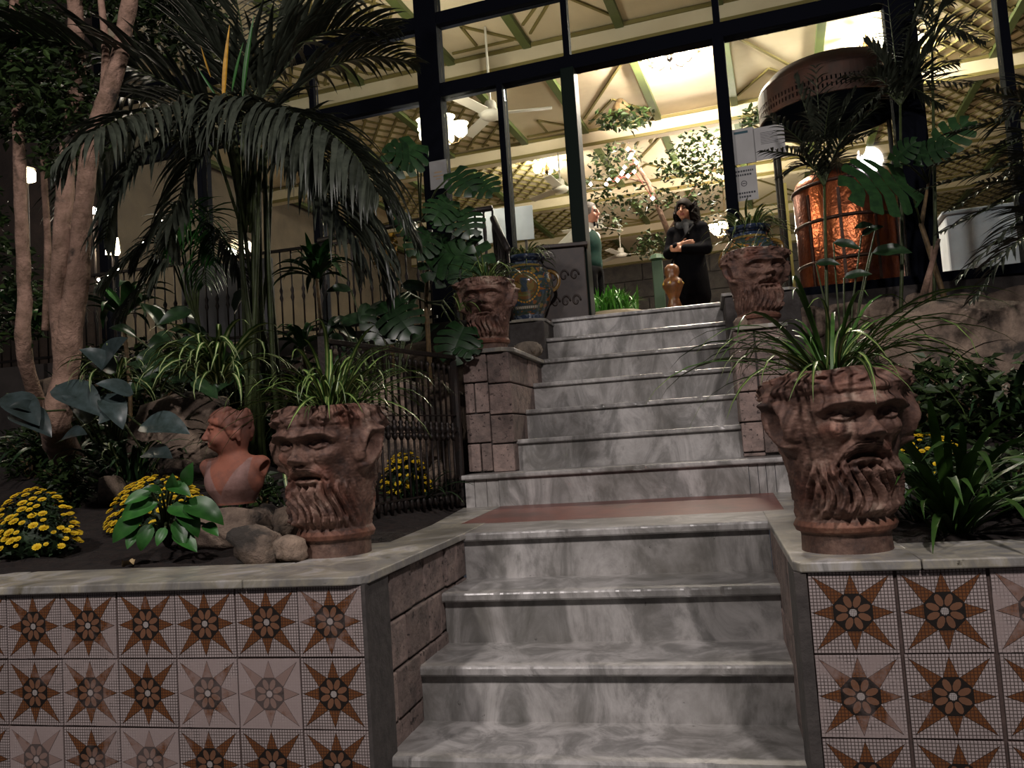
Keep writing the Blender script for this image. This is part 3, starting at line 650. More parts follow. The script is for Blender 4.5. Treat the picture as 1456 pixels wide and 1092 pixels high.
# ---------------------------------------------------------------- wrought iron railing beside the landing
A, Bp = Vector((-1.615, .20, .04)), Vector((-1.365, 1.33, .0)); rl = thing('iron_railing', 'black wrought iron railing with knobbed balusters beside the landing', 'railing')
topA, topB = .80, .82; N_ = 20; dv = Bp-A
bal = MB()
bal.lathe([(.007, 0), (.007, .36)], 8); bal.lathe([(.007, .36), (.016, .375), (.016, .385), (.009, .395), (.017, .41), (.017, .425), (.009, .435), (.016, .447), (.007, .46)], 10); bal.lathe([(.007, .46), (.007, .74), (.013, .755), (.007, .77)], 8)
bal.lathe([(.007, .0), (.014, .06), (.007, .075)], 8)
balm = bal.mesh('baluster', IRON, True)
for i in range(1, N_):
    q = A+dv*(i/N_); inst('baluster', balm, rl, Matrix.Translation(q) @ Matrix.Diagonal((1, 1, 1.04, 1)))
ang = math.atan2(dv.y, dv.x)
for zz, h_, w_ in ((.80, .022, .03), (.475, .008, .014), (.385, .008, .014), (.05, .012, .018)):
    MB().box(0, dv.length, -w_/2, w_/2, 0, h_).build('rail', IRON, rl, bevel=.003, mtx=Matrix.Translation((A.x, A.y, zz+A.z*(1 if zz > .5 else 1))) @ Matrix.Rotation(ang, 4, 'Z'))
for q in (A, Bp):
    m = MB(); m.box(-.018, .018, -.018, .018, -.1, .83); m.lathe([(.02, .0), (.034, .01), (.034, .03), (.02, .04)], 12); m.lathe([(.02, .14), (.03, .15), (.03, .17), (.02, .18)], 12); m.lathe([(.014, .83), (.022, .845), (.014, .86), (0, .87)], 12)
    m.build('post', IRON, rl, mtx=Matrix.Translation(q))
A2 = A+Vector((-.35, -.02, 0))
# ================================================================ glass front and hall (own frame, turned 5 degrees)
BM = Matrix.Translation((-.2, 3.2, FL)) @ Matrix.Rotation(R_(-5), 4, 'Z')
def Bp_(x, y, z): return BM @ Vector((x, y, z))
def bx(name, m, parent, x0, x1, y0, y1, z0, z1, bevel=0): return MB().box(x0, x1, y0, y1, z0, z1).build(name, m, parent, bevel=bevel)
def bstruct(name, label):
    r = struct(name, label); r.matrix_world = BM; return r
def m_glass():
    m = bpy.data.materials.new('glass'); m.use_nodes = True; N, K = m.node_tree.nodes, m.node_tree.links; N.clear()
    o = N.new('ShaderNodeOutputMaterial'); t = N.new('ShaderNodeBsdfTransparent'); t.inputs[0].default_value = (.93, .96, .94, 1); g = N.new('ShaderNodeBsdfGlossy'); g.inputs['Roughness'].default_value = .02
    fr = N.new('ShaderNodeFresnel'); fr.inputs[0].default_value = 1.35; mx = N.new('ShaderNodeMixShader'); K.new(fr.outputs[0], mx.inputs[0]); K.new(t.outputs[0], mx.inputs[1]); K.new(g.outputs[0], mx.inputs[2]); K.new(mx.outputs[0], o.inputs[0]); return m
GLASS = m_glass()
gw = bstruct('window_1', 'tall glass front with dark metal posts and transoms')
posts = [(-5.4, .2), (-4.2, .06), (-2.99, .06), (-1.84, .2), (-1.22, .05), (1.78, .2), (2.41, .06), (3.3, .06), (4.4, .2)]
for x, w_ in posts: bx('post', FRAME, gw, x-w_/2, x+w_/2, -.07, .07, -.1 if w_ > .1 else .02, 4.3 if w_ > .1 else 2.03, .006)
for x, w_, m in ((-.64, .11, FRAMEG), (.535, .085, FRAME)): bx('door_jamb', m, gw, x-w_/2, x+w_/2, -.09, .07, -.05, 2.03, .008)
for x in (-2.99, -.64, .535, 2.41): bx('post', FRAME, gw, x-.025, x+.025, -.04, .04, 2.12, 2.66)
for z0, z1 in ((2.02, 2.14), (2.65, 2.76)):
    for a, b in ((-5.4, -1.84), (-1.84, 1.78), (1.78, 4.4)): bx('transom', FRAME, gw, a, b, -.06, .06, z0, z1, .006)
for a, b in ((-5.4, -1.84), (-1.84, -.7), (.58, 1.78), (1.78, 4.4)): bx('sill', FRAME, gw, a, b, -.08, .08, -.02, .05, .004)
pan = [(-5.3, -4.23, .05, 2.02), (-4.17, -3.02, .05, 2.02), (-2.96, -1.94, .05, 2.02), (-1.74, -1.245, .05, 2.02), (-1.195, -.695, .05, 2.02), (.58, 1.68, .05, 2.02), (1.88, 2.38, .05, 2.02), (2.44, 3.27, .05, 2.02), (3.33, 4.3, .05, 2.02)]
pan += [(a, b, 2.14, 2.65) for a, b in ((-5.3, -3.02), (-2.96, -1.94), (-1.74, -.665), (-.615, .51), (.56, 1.68), (1.88, 2.385), (2.435, 4.3))] + [(a, b, 2.76, 4.25) for a, b in ((-5.3, -1.94), (-1.74, 1.68), (1.88, 4.3))]
for a, b, c, d in pan: bx('pane', GLASS, gw, a, b, -.004, .004, c, d)
# dark outer walls
o = bx('wall_hall_left', mat('hall_wall', '#5a4e40', '#4a4034', 3, rough=.9), None, -6.9, -6.75, .0, 13.2, -.1, 3.4); o.matrix_world = BM; o['kind'] = 'structure'; o['label'] = 'left side wall of the hall'
o = bx('wall_hall_right', bpy.data.materials['hall_wall'], None, 6.75, 6.9, .0, 13.2, -.1, 3.4); o.matrix_world = BM; o['kind'] = 'structure'; o['label'] = 'right side wall of the hall'
o = bx('wall_outer_left', mat('outer_wall', '#3c302a', '#2a221e', 5, rough=.95, bump=.5), None, -9.5, -5.4, -.1, .1, -1, 4.6); o.matrix_world = BM; o['kind'] = 'structure'; o['label'] = 'dark wall beyond the trees on the left'
o = bx('wall_outer_right', bpy.data.materials['outer_wall'], None, 4.4, 9.5, -.1, .1, -1, 4.6); o.matrix_world = BM; o['kind'] = 'structure'; o['label'] = 'dark wall beyond the glass on the right'
wb = bstruct('wall_hall_back', 'grey stone parapet wall at the far end of the hall')
WBM = mat('back_stone', '#4f4a44', '#353130', 5, rough=.9, bump=.6, rand=.25)
bx('core', MORTAR, wb, -6.9, 6.9, 13.08, 13.3, -.1, 3.2)
rr = random.Random(3)
for r in range(6):
    x = -5.2-.3*(r % 2)
    while x < 4.5:
        l = rr.uniform(.6, 1.1); bx('block', WBM, wb, x, x+l-.02, 13.0+rr.uniform(0, .02), 13.1, .62+.42*r, 1.02+.42*r, .01); x += l
# ceiling: panels, green ribs, tie beams with chevrons, lattice strips
CREAM = mat('ceiling_cream', '#cdbfa4', '#c2b398', 3, rough=.75); OLIVE = mat('lattice_olive', '#6f6434', rough=.7); GREEN = mat('rib_green', '#4f5a2a', '#465026', 5, rough=.6)
ce = bstruct('ceiling', 'cream hall ceiling with green ribs and olive lattice')
ZC = 3.30
BY = [-.72, 2.0, 4.72, 7.44, 10.16, 12.9]
RX = [-6.6, -5.5, -4.5, -3.5, -2.38, -1.5, -.5, .5, 1.5, 2.38, 3.5, 4.5, 5.5, 6.6]
bx('panel', CREAM, ce, -6.9, 6.9, -.05, 13.3, ZC+.03, ZC+.12)
for x in RX: bx('rib', GREEN, ce, x-.045, x+.045, -.05, 13.2, ZC-.03, ZC+.04)
for y in BY[1:]:
    bx('tie_beam', CREAM, ce, -6.9, 6.9, y-.09, y+.09, ZC-.2, ZC+.03)
    bx('beam_edge', OLIVE, ce, -6.9, 6.9, y-.105, y-.088, ZC-.215, ZC-.17); bx('beam_edge', OLIVE, ce, -6.9, 6.9, y-.11, y-.088, ZC-.02, ZC+.02)
unit = MB().box(-.5, .5, -.5, .5, -.5, .5).mesh('strip', OLIVE); nstrip = 0; extra = MB()
def strip(x0, y0, x1, y1, w_=.028, z=ZC+.018):
    global nstrip
    d = Vector((x1-x0, y1-y0, 0)); l = d.length
    if l < .05: return
    M_ = Matrix.Translation(((x0+x1)/2, (y0+y1)/2, z)) @ Matrix.Rotation(math.atan2(d.y, d.x), 4, 'Z') @ Matrix.Diagonal((l, w_, .02, 1))
    if nstrip < 298: inst('strip', unit, ce, M_); nstrip += 1
    else: extra.add([tuple(M_ @ v.co) for v in unit.vertices], [tuple(p.vertices) for p in unit.polygons])
def lattice(x0, x1, y0, y1, sx=.30, sy=.42):
    sl = sy/sx   # two families of diagonals clipped to the panel
    for sgn in (1, -1):
        c = -((x1-x0)*sl) if sgn > 0 else 0
        hi = (y1-y0) if sgn > 0 else (y1-y0)+(x1-x0)*sl
        while c < hi:
            pts = []
            f = (lambda x: c+sl*(x-x0)) if sgn > 0 else (lambda x: c-sl*(x-x0))
            g = (lambda y: x0+(y-c)/sl) if sgn > 0 else (lambda y: x0-(y-c)/sl)
            for x in (x0, x1):
                y = f(x)
                if -1e-6 <= y <= y1-y0+1e-6: pts.append((x, y))
            for y in (0, y1-y0):
                x = g(y)
                if x0+1e-6 < x < x1-1e-6: pts.append((x, y))
            if len(pts) >= 2: strip(pts[0][0], y0+pts[0][1], pts[-1][0], y0+pts[-1][1])
            c += .33
lat = []
for bi in range(5):
    y0, y1 = BY[bi]+.2, BY[bi+1]-.2
    if bi == 0: y0 = .05
    for (a, b) in ((-3.5, -2.38), (2.38, 3.5), (-4.5, -3.5), (3.5, 4.5), (-5.5, -4.5), (4.5, 5.5)): lat.append((a+.05, b-.05, y0, y1))
lat.sort(key=lambda q: q[2])
for q in lat:
    m_ = (q[3]-q[2])
    if q[0] > -3.6 and q[0] < -3 : lattice(q[0], q[1], q[2], q[3])
    elif q[0] > 0: lattice(q[0], q[1], q[2], q[3])
    else: lattice(q[0], q[1], q[2]+.3*m_*(0 if abs(q[0]) < 4 else 1), q[3])
for bi in range(5):   # chevrons and triangles drawn with strips on the plain panels
    y0, y1 = max(.1, BY[bi]+.25), BY[bi+1]-.2
    for s in (-1, 1):
        strip(s*2.3, y1-.05, s*1.6, y1-.05); strip(s*1.55, y1-.02, s*2.0, y1-.55); strip(s*2.0, y1-.55, s*2.0, y1-.1); strip(s*1.4, y1-.1, s*.95, y1-.75); strip(s*.95, y1-.75, s*.55, y1-.1); strip(s*.45, y0+.2, s*1.42, y1-.3); strip(s*1.4, y0+.1, s*.55, y0+.1)
        for q in range(4): strip(s*(.6+.2*q), y0+.15, s*(.75+.2*q), y0+.6)
o = extra.build('strip_rest', OLIVE, ce); o['kind'] = 'stuff'
# ---------------------------------------------------------------- lamps
SHADE = emis('lamp_glass', '#fff0cf', 5); BULB = emis('bulb', '#fff3dc', 30); LANT = emis('lantern_glow', '#ffe9bb', 12); PINK = emis('string_bulb', '#ffd9c4', 22)
def point(name, loc, power, col=(1, .89, .74), r=.08):
    l = bpy.data.lights.new(name, 'POINT'); l.energy = power; l.color = col; l.shadow_soft_size = r; o = bpy.data.objects.new(name, l); COL.objects.link(o); o.location = loc; return o
WHITEP = mat('white_paint', '#c9c4b8', rough=.5); BRASS = mat('dark_brass', '#3a2d18', rough=.35, metal=.8)
shade = MB().lathe([(.018, 0), (.035, .01), (.06, .04), (.062, .075), (.055, .10), (.075, .125), (.07, .125), (.05, .10)], 14).mesh('shade', SHADE, True)
def chandelier(label, loc, n, rad, power, drop=None, sc=1.0, black=False, up=True):
    t = thing('chandelier', label, 'lamp', loc, 0, 'hall chandeliers'); t.scale = (sc,)*3; drop = max(.2, FL+ZC+.02-loc[2]); bm_ = IRON if black else BRASS
    MB().tube([(0, 0, .1), (0, 0, drop)], .008, 6).build('rod', bm_, t); MB().lathe([(0, -.06), (.03, -.03), (.05, .03), (.02, .09), (.012, .14)], 12).build('hub', bm_, t, True)
    for i in range(n):
        a = 2*math.pi*i/n+.3; c, s_ = math.cos(a), math.sin(a)
        arm = MB().tube([(c*.03, s_*.03, 0), (c*rad*.5, s_*rad*.5, -.06), (c*rad*.85, s_*rad*.85, -.05), (c*rad, s_*rad, .0)], .008, 6).build('arm', bm_, t, True)
        o = bpy.data.objects.new('shade', shade); COL.objects.link(o); o.parent = arm; o.location = (c*rad, s_*rad, 0)
    point('chandelier_light', Vector(loc)+Vector((0, 0, .0)), power, r=rad*.8*sc); return t
chandelier('five-armed glass-shaded chandelier seen beside the thick dark post', at(628, 196, 7.2), 5, .17, 110)
chandelier('small chandelier far down the hall beside a ceiling fan', at(778, 243, 12.5), 5, .17, 160)
chandelier('black many-armed chandelier hanging by the bright ceiling over the doorway', at(952, 82, 9.2), 10, .26, 760, None, 1.0, True)
chandelier('chandelier shining low behind the dark-haired woman', at(1033, 330, 12.5), 6, .2, 420)
chandelier('chandelier glowing through the pierced hood', at(1232, 68, 9.0), 5, .16, 200)
chandelier('chandelier glowing right of the pierced hood', at(1300, 62, 9.4), 4, .16, 170)
def fan(label, loc, rot):
    t = thing('ceiling_fan', label, 'fan', loc, rot, 'white ceiling fans in the hall'); MB().tube([(0, 0, .1), (0, 0, max(.2, FL+ZC+.03-loc[2]))], .012, 8).build('rod', WHITEP, t)
    MB().lathe([(.02, -.05), (.10, -.04), (.13, 0), (.09, .02), (.06, .05), (.06, .11), (.045, .13), (0, .13)], 20).build('motor', WHITEP, t, True)
    for i in range(3):
        a = 2*math.pi*i/3; M_ = Matrix.Rotation(a, 4, 'Z') @ Matrix.Translation((.12, 0, 0)) @ Matrix.Rotation(R_(12), 4, 'X'); MB().box(0, .5, -.06, .06, -.004, .004).build('blade', WHITEP, t, bevel=.003, mtx=M_)
fan('white ceiling fan nearest the thick dark post', at(698, 162, 8.3), .15); fan('white ceiling fan next to the small far chandelier', at(797, 268, 11.5), .4)
fan('white ceiling fan behind the waiter', at(848, 322, 14.2), .9); fan('white ceiling fan over the potted plant, deep in the hall', at(883, 362, 16.0), .2); fan('white ceiling fan right of the black chandelier', at(1000, 88, 9.6), 2.4)
# ---------------------------------------------------------------- copper still, hood, signs, boards
def m_copper():
    m, N, K, B = newmat('hammered_copper'); co = _coord(N, K, 'obj'); B.inputs['Metallic'].default_value = 1; B.inputs['Roughness'].default_value = .3
    K.new(_ramp(N, K, _noise(N, K, co, 4, 6, .6), [(.35, L('#b0603c')), (.6, L('#8a4a35')), (.75, L('#6d3d33'))]), B.inputs['Base Color']); _bump(N, K, B, _noise(N, K, co, 26, 2, .5), .5, .012); return m
COP = m_copper(); COPD = mat('dark_copper', '#4a2a22', '#30201c', 6, rough=.5, metal=.6)
q = at(1212, 405, 6.95); sl_ = thing('copper_still', 'big hammered copper cylinder with riveted bands behind the glass', 'copper vat', (q.x, q.y, FL), R_(-5))
MB().lathe([(.40, 0), (.41, .02), (.41, 1.06), (.38, 1.13), (.25, 1.2), (.10, 1.24), (0, 1.25)], 64).build('body', COP, sl_, True)
for z in (.05, .38, .72, 1.03): MB().lathe([(.412, z), (.425, z+.006), (.425, z+.024), (.412, z+.03)], 64).build('band', COPD, sl_, True)
for a in (-2.4, -1.75, -1.1, -.5): MB().box(-.012, .012, -.006, .006, .03, .97).build('seam', COPD, sl_, mtx=Matrix.Translation((.413*math.cos(a), .413*math.sin(a), 0)) @ Matrix.Rotation(a+math.pi/2, 4, 'Z'))
MB().box(-.5, -.46, -.3, -.26, 0, 1.1).build('frame_upright', mat('brass_strip', '#a08a4a', rough=.4, metal=.6), sl_); MB().box(.44, .48, -.3, -.26, 0, 1.0).build('frame_upright', bpy.data.materials['brass_strip'], sl_)
hd = thing('copper_hood', 'dark copper hood with a pierced valance hanging over the copper cylinder', 'hood', (q.x-.02, q.y+.02, FL), R_(-5))
MB().lathe([(.60, 1.93), (.60, 1.96), (.58, 2.0), (.50, 2.08), (.3, 2.13), (.10, 2.15), (0, 2.15)], 48).build('canopy', COPD, hd, True)
m = MB(); n = 110
for i in range(n):   # pierced valance: uprights between two rings
    a = 2*math.pi*i/n; M_ = Matrix.Rotation(a, 4, 'Z'); m.box(.594, .606, -.011, .011, 1.72, 1.94, mtx=M_)
for z0, z1 in ((1.70, 1.74), (1.775, 1.795), (1.83, 1.935)): m.lathe([(.592, z0), (.608, z0), (.608, z1), (.592, z1), (.592, z0)], 72)
m.build('valance', COPD, hd)
for a in (2.6, -2.55, -.6, .6): MB().tube([(.58*math.cos(a), .58*math.sin(a), 0), (.58*math.cos(a), .58*math.sin(a), 1.72)], .02, 8).build('support', IRON, hd)
PAPER = mat('paper', '#a9a8a6', '#9c9b99', 3, rough=.7); INK = mat('ink', '#3a3c40', rough=.8); TEAL = mat('ink_teal', '#31505a', rough=.8)
def notice(label, x, z, w_, h_, lines, mark=False, head=False):
    t = thing('notice_paper', label, 'notice'); t.matrix_world = BM @ Matrix.Translation((x, -.012, z)); MB().box(-w_/2, w_/2, -.001, .001, -h_/2, h_).build('sheet', PAPER, t) if 0 else MB().box(-w_/2, w_/2, -.001, .001, -h_/2, h_/2).build('sheet', PAPER, t)
    m = MB()
    for lz, lw, lh in lines: m.box(-lw/2, lw/2, -.002, -.001, lz-lh/2, lz+lh/2)
    if m.v: m.build('print', TEAL if head else INK, t)
    if mark:
        m = MB(); k = 24; vs = []
        for i in range(k):
            a = 2*math.pi*i/k; vs += [(.022*math.cos(a), -.002, .022*math.sin(a)), (.017*math.cos(a), -.002, .017*math.sin(a))]
        m.add(vs, [(2*i, 2*((i+1) % k), 2*((i+1) % k)+1, 2*i+1) for i in range(k)]); m.box(-.013, .013, -.0022, -.0018, -.003, .003); m.build('symbol', INK, t)
    return t
def textobj(name, body, parent, loc, size, m):
    c = bpy.data.curves.new(name, 'FONT'); c.body = body; c.size = size; c.align_x = 'CENTER'; c.align_y = 'CENTER'; o = bpy.data.objects.new(name, c); COL.objects.link(o)
    dg = bpy.context.evaluated_depsgraph_get(); me = bpy.data.meshes.new_from_object(o.evaluated_get(dg)); bpy.data.objects.remove(o); me.materials.clear(); me.materials.append(m)
    o = bpy.data.objects.new(name, me); COL.objects.link(o); o.parent = parent; o.location = loc; o.rotation_euler = (math.pi/2, 0, 0); return o
def bpix(px, py, off=0):
    d = at(px, py, 1)-CAM; nrm = BM.to_3x3() @ Vector((0, 1, 0)); t = ((BM.translation-CAM).dot(nrm)+off)/d.dot(nrm); return BM.inverted() @ (CAM+d*t)
c1, c2, c3 = bpix(1055, 208, -.012), bpix(1058, 261, -.012), bpix(1090, 203, -.012)
notice('grey printed notice with a teal heading taped on the door glass', c1.x, c1.z, .19, .27, [(.105, .1, .018)], head=True)
n2 = notice('notice with a round symbol taped below the teal-headed notice', c2.x, c2.z, .19, .26, [], mark=True)
for z, wds in ((.095, (.15,)), (.066, (.14,)), (-.072, (.15,)), (-.1, (.08,))):
    m = MB(); x = -wds[0]/2; r5 = random.Random(int(z*1000))
    while x < wds[0]/2-.008:
        l = r5.uniform(.008, .016); m.box(x, x+l, -.002, -.001, z-.007, z+.007); x += l+.005
    m.build('print', INK, n2)
notice('plain grey sheet taped beside the teal-headed notice', c3.x+.02, c3.z, .22, .25, [(.08-.012*i, .12, .003) for i in range(8)])
c4 = bpix(623, 248, -.09); t = notice('parchment coloured sheet fixed to the thick dark post', c4.x, c4.z, .155, .24, [(.02, .07, .012), (-.01, .09, .01), (-.035, .05, .008)]); t.location = BM @ Vector((c4.x, -.085, c4.z))
t.children[0].data.materials[0] = mat('parchment', '#b8a184', '#a78d6e', 8, rough=.7)
WB_ = mat('board_grey', '#8d9198', '#7c8087', 4, rough=.6)
q = at(713, 322, 7.6); t = thing('menu_board', 'blank grey display board behind the handrail', 'board', (q.x, q.y, q.z-.15), R_(6)); bx('panel', WB_, t, -.3, .3, -.01, .01, 0, .32, .004)
for s_ in (-.22, .22): bx('leg', IRON, t, s_-.012, s_+.012, .0, .024, -(q.z-.15-FL), .0)
# carved dark panel beside the door jamb
q = at(803, 400, 6.45); t = thing('carved_cabinet', 'dark carved wooden reception stand beside the door jamb', 'stand', (q.x, q.y, FL), R_(8)); WD = mat('dark_wood', '#3b2f27', '#2a211c', 14, rough=.55)
bx('body', WD, t, -.17, .17, -.12, .12, 0, .56, .006); bx('top', WD, t, -.20, .20, -.15, .15, .56, .59, .006)
for i in range(6):
    m = MB(); cx, cz = (-.08+.08*(i % 3)), .14+.2*(i//3); m.tube([(cx+.035*math.cos(a)*(1-a/9), -.125, cz+.05*math.sin(a)*(1-a/9)) for a in np.linspace(0, 6.5, 16)], .007, 6).build('carving', WD, t, True)
# terrace handrail (dark wood on turned balusters) left of the doorway
hr = thing('terrace_handrail', 'black turned handrail descending beside the painted vase', 'railing')
pA, pB, pC = at(650, 303, 6.35), at(700, 296, 6.25), at(722, 356, 5.75)
MB().tube([pA+Vector((-1.3, .25, 0)), pA, pB], .022, 8).build('rail', IRON, hr, True); MB().tube([pB+Vector((0, 0, -.08)), pC], .026, 8).build('rail', IRON, hr, True)
for f in np.linspace(-1, 1, 9):
    p0 = pA.lerp(pB, f) if f > 0 else pA+Vector((1.3, -.25, 0))*f
    MB().lathe([(.008, 0), (.008, (p0.z-FL)*.4), (.018, (p0.z-FL)*.45), (.008, (p0.z-FL)*.5), (.016, (p0.z-FL)*.8), (.008, p0.z-FL)], 8, c=(p0.x, p0.y, FL)).build('baluster', IRON, hr, True)
for f in np.linspace(.15, 1, 6):
    p0 = (pB+Vector((0, 0, -.08))).lerp(pC, f); h_ = p0.z-1.2
    MB().lathe([(.01, 0), (.01, h_*.5), (.018, h_*.6), (.01, h_*.75), (.01, h_)], 8, c=(p0.x, p0.y, 1.2)).build('baluster', IRON, hr, True)
# low fence along the left terrace edge
tf = thing('terrace_fence', 'dark iron fence along the left terrace behind the palm', 'fence')
bmesh2 = MB().lathe([(.007, 0), (.007, .3), (.017, .33), (.009, .36), (.017, .39), (.007, .42), (.007, .7)], 8).mesh('baluster', IRON, True)
for i in range(44): inst('baluster', bmesh2, tf, Matrix.Translation((-6.0+.095*i, 2.66, FL)))
for z in (.05, .7): MB().box(-6.05, -1.88, 2.645, 2.675, FL+z, FL+z+.02).build('rail', IRON, tf)
gp = thing('grey_screen', 'grey panel screen standing behind the terrace fence', 'screen', (-3.75, 2.86, FL)); bx('panel', mat('screen_grey', '#5b5b60', '#4a4a4f', 4, rough=.7), gp, -.42, .42, -.015, .015, .06, .72)
for s_ in (-.4, .4): bx('foot', IRON, gp, s_-.02, s_+.02, -.08, .08, 0, .065)
# left lamps
q = at(37, 250, 6.6); t = thing('lantern_lamp', 'bright square lantern on a pole at the far left', 'lamp', (q.x, q.y, hL(q.x, q.y)))
hh = q.z-hL(q.x, q.y); MB().tube([(0, 0, 0), (0, 0, hh-.06)], .018, 8).build('pole', IRON, t); MB().box(-.055, .055, -.055, .055, hh-.05, hh+.055).build('glass', LANT, t, bevel=.02); MB().lathe([(.075, hh+.055), (.05, hh+.08), (.02, hh+.13), (0, hh+.14)], 12).build('cap', IRON, t); point('lantern_light', q+Vector((0, -.12, .0)), 9)
for px, py, D, lb, s_ in ((133, 300, 7.0, 'small round globe lamp beside the pale tree trunk', .035), (160, 350, 7.0, 'square table lamp shade glowing beside the pale tree trunk', .06)):
    q = at(px, py, D); t = thing('garden_lamp', lb, 'lamp', (q.x, q.y, FL)); hh = q.z-FL
    MB().tube([(0, 0, -.1), (0, 0, hh)], .012, 8).build('pole', IRON, t)
    if s_ > .05: MB().lathe([(.075, hh-.065), (.06, hh+.065)], 4).build('shade', LANT, t)
    else: MB().lathe([(0, hh-.035), (.03, hh-.02), (.036, hh), (.03, hh+.025), (0, hh+.036)], 12).build('globe', BULB, t, True)
    point('garden_lamp_light', q+Vector((.0, -.12, .0)), 5, (1, .9, .75), .06)
def string(label, pts, npb, name='string_lights', mt=None):
    t = thing(name, label, 'lights'); MB().tube(pts, .004, 5).build('cord', IRON, t); bm_ = MB().lathe([(0, -.012), (.011, 0), (0, .012)], 6).mesh('bulb', mt or BULB, True)
    P_ = [Vector(p) for p in pts]
    for i in range(npb):
        f = i/(npb-1)*(len(P_)-1); k = min(int(f), len(P_)-2); inst('bulb', bm_, t, Matrix.Translation(P_[k].lerp(P_[k+1], f-k)+Vector((0, 0, -.012))))
string('string of tiny white bulbs in the bushes behind the tree trunk', [at(140, 395, 5.4), at(165, 385, 5.4), at(200, 350, 5.3), at(216, 320, 5.3), at(232, 312, 5.2), at(252, 318, 5.2)], 10)
# white lit panel behind the right fronds, brown pot shelf
q = at(1400, 385, 7.2); t = thing('white_panel', 'bright white cloth-covered stand behind the right palm fronds', 'stand', (q.x, q.y, FL), R_(-5)); bx('cloth', mat('white_cloth', '#c9ccd6', '#b4b8c4', 5, rough=.8), t, -.3, .3, -.2, .2, 0, .8, .03); bx('top', mat('white_cloth_top', '#a9adb8', rough=.8), t, -.33, .33, -.23, .23, .8, .83, .01)
# ================================================================ plants
def ribbon(n, length, width, arch, droop, fold=.25, tip=.15, basew=.5, cols=2):
    """a strap leaf along +Y that rises and arches over; returns centre pts and half widths"""
    pts = []; a = arch; x = y = 0.; z = 0.; y = 0.
    for i in range(n+1):
        t = i/n; pts.append((0, y, z)); w_ = width*(basew+(1-basew)*min(1, t*4))*(1 if t < .55 else max(tip*.0+.02, 1-((t-.55)/.45)**1.6))
        pts[-1] = (y, z, w_/2, a); y += length/n*math.cos(a); z += length/n*math.sin(a); a -= droop/n*(.5+t)
    return pts
def strap_mesh(name, length, width, arch, droop, mats, stripe=None, n=9, fold=.3, twist=0.):
    P_ = ribbon(n, length, width, arch, droop); m = MB(); xs = [-1, -.35, .35, 1] if stripe is not None else [-1, 0, 1]
    vs = []
    for i, (y, z, hw, a) in enumerate(P_):
        for u in xs: vs.append((u*hw, y-math.sin(a)*abs(u)*hw*fold*-1*.6, z+math.cos(a)*abs(u)*hw*fold))
    k = len(xs)
    for i in range(n):
        for j in range(k-1): m.add([], [], 0); m.f.append([i*k+j, i*k+j+1, (i+1)*k+j+1, (i+1)*k+j]); m.m.append(1 if stripe is not None and j == 1 else 0)
    m.v = vs; return m.mesh(name, mats, True)
SP = [strap_mesh('leaf', 1, .05, a, d, [LG, LP], 1) for a, d in ((1.05, 2.3), (.85, 2.5), (.6, 1.9), (1.2, 3.2), (1.4, 2.2), (.35, 1.9))]
SPV = [strap_mesh('leaf', 1, .06, a, d, [LG, LV], 1) for a, d in ((1.25, 2.6), (1.0, 2.8), (.8, 2.6), (1.35, 3.4), (.5, 2.4))]
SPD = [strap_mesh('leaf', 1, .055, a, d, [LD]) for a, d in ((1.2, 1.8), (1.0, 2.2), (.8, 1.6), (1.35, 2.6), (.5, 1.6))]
SPB = [strap_mesh('leaf', 1, .048, a, d, [LG]) for a, d in ((1.25, 1.6), (1.05, 2.2), (.9, 1.8), (1.4, 2.8), (.6, 1.6))]
DR = [strap_mesh('leaf', 1, .13, a, d, [LDR], fold=.35) for a, d in ((1.1, 2.0), (.8, 2.2), (.5, 2.0), (1.3, 2.2))]
DRB = [strap_mesh('leaf', 1, .13, a, d, [LB], fold=.35) for a, d in ((1.2, .9), (1.0, 1.2))]
def tuft(name, label, loc, leaves, n, lmin, lmax, group=None, cat='plant', rad=.03, el=None, seed=0, az=(0, 2*math.pi), wid=1., lift=None, name_leaf='leaf', parent=None):
    r = random.Random(seed); t = thing(name, label, cat, loc, 0, group) if parent is None else parent
    for i in range(n):
        a = r.uniform(*az); l = r.uniform(lmin, lmax); me = r.choice(leaves); off = Vector((-math.sin(a), math.cos(a), 0))*r.uniform(0, rad)
        M_ = Matrix.Translation(off+Vector((0, 0, r.uniform(-.01, .02)))) @ Matrix.Rotation(a, 4, 'Z') @ Matrix.Rotation(R_(r.uniform(-8, 14)), 4, 'X') @ Matrix.Rotation(R_(r.uniform(-18, 18)), 4, 'Y') @ Matrix.Diagonal((l*wid, l, l, 1))
        inst(name_leaf, me, t, M_)
    return t
def potspot(p, sc): return p+Vector((0, 0, .425*sc))
G = 'spider plants in the head planters'
tuft('spider_plant', 'striped spider plant growing out of the smiling left planter', potspot(PL, 1.12), SP, 130, .2, .46, G, seed=1, rad=.10, wid=.62)
tuft('spider_plant', 'long green spider plant growing out of the drooping moustache planter', potspot(PR, 1.05), [SP[0], SP[1], SPB[1], SP[2], SP[5]], 130, .2, .52, G, seed=2, rad=.09, wid=.5)
tuft('spider_plant', 'bright tuft of spider plant in the left pier planter', potspot(PUL, .98), SP, 90, .14, .34, G, seed=3, rad=.08, wid=.7)
tuft('spider_plant', 'sparse spider plant in the right pier planter', potspot(PUR, .98), SP, 24, .15, .36, G, seed=4, rad=.07, wid=.7)
tuft('leafy_vase_plant', 'pale arching plant in the left painted vase', VL+Vector((0, 0, .46)), SPV, 70, .12, .30, seed=5, rad=.09)
tuft('leafy_vase_plant', 'bushy variegated plant in the right painted vase', VR+Vector((0, 0, .45)), SPV+SP, 110, .12, .34, seed=6, rad=.10)
def gpt(px, py, D):
    p = at(px, py, D); return Vector((p.x, p.y, (hL if p.x < 0 else hR)(p.x, p.y)+.0))
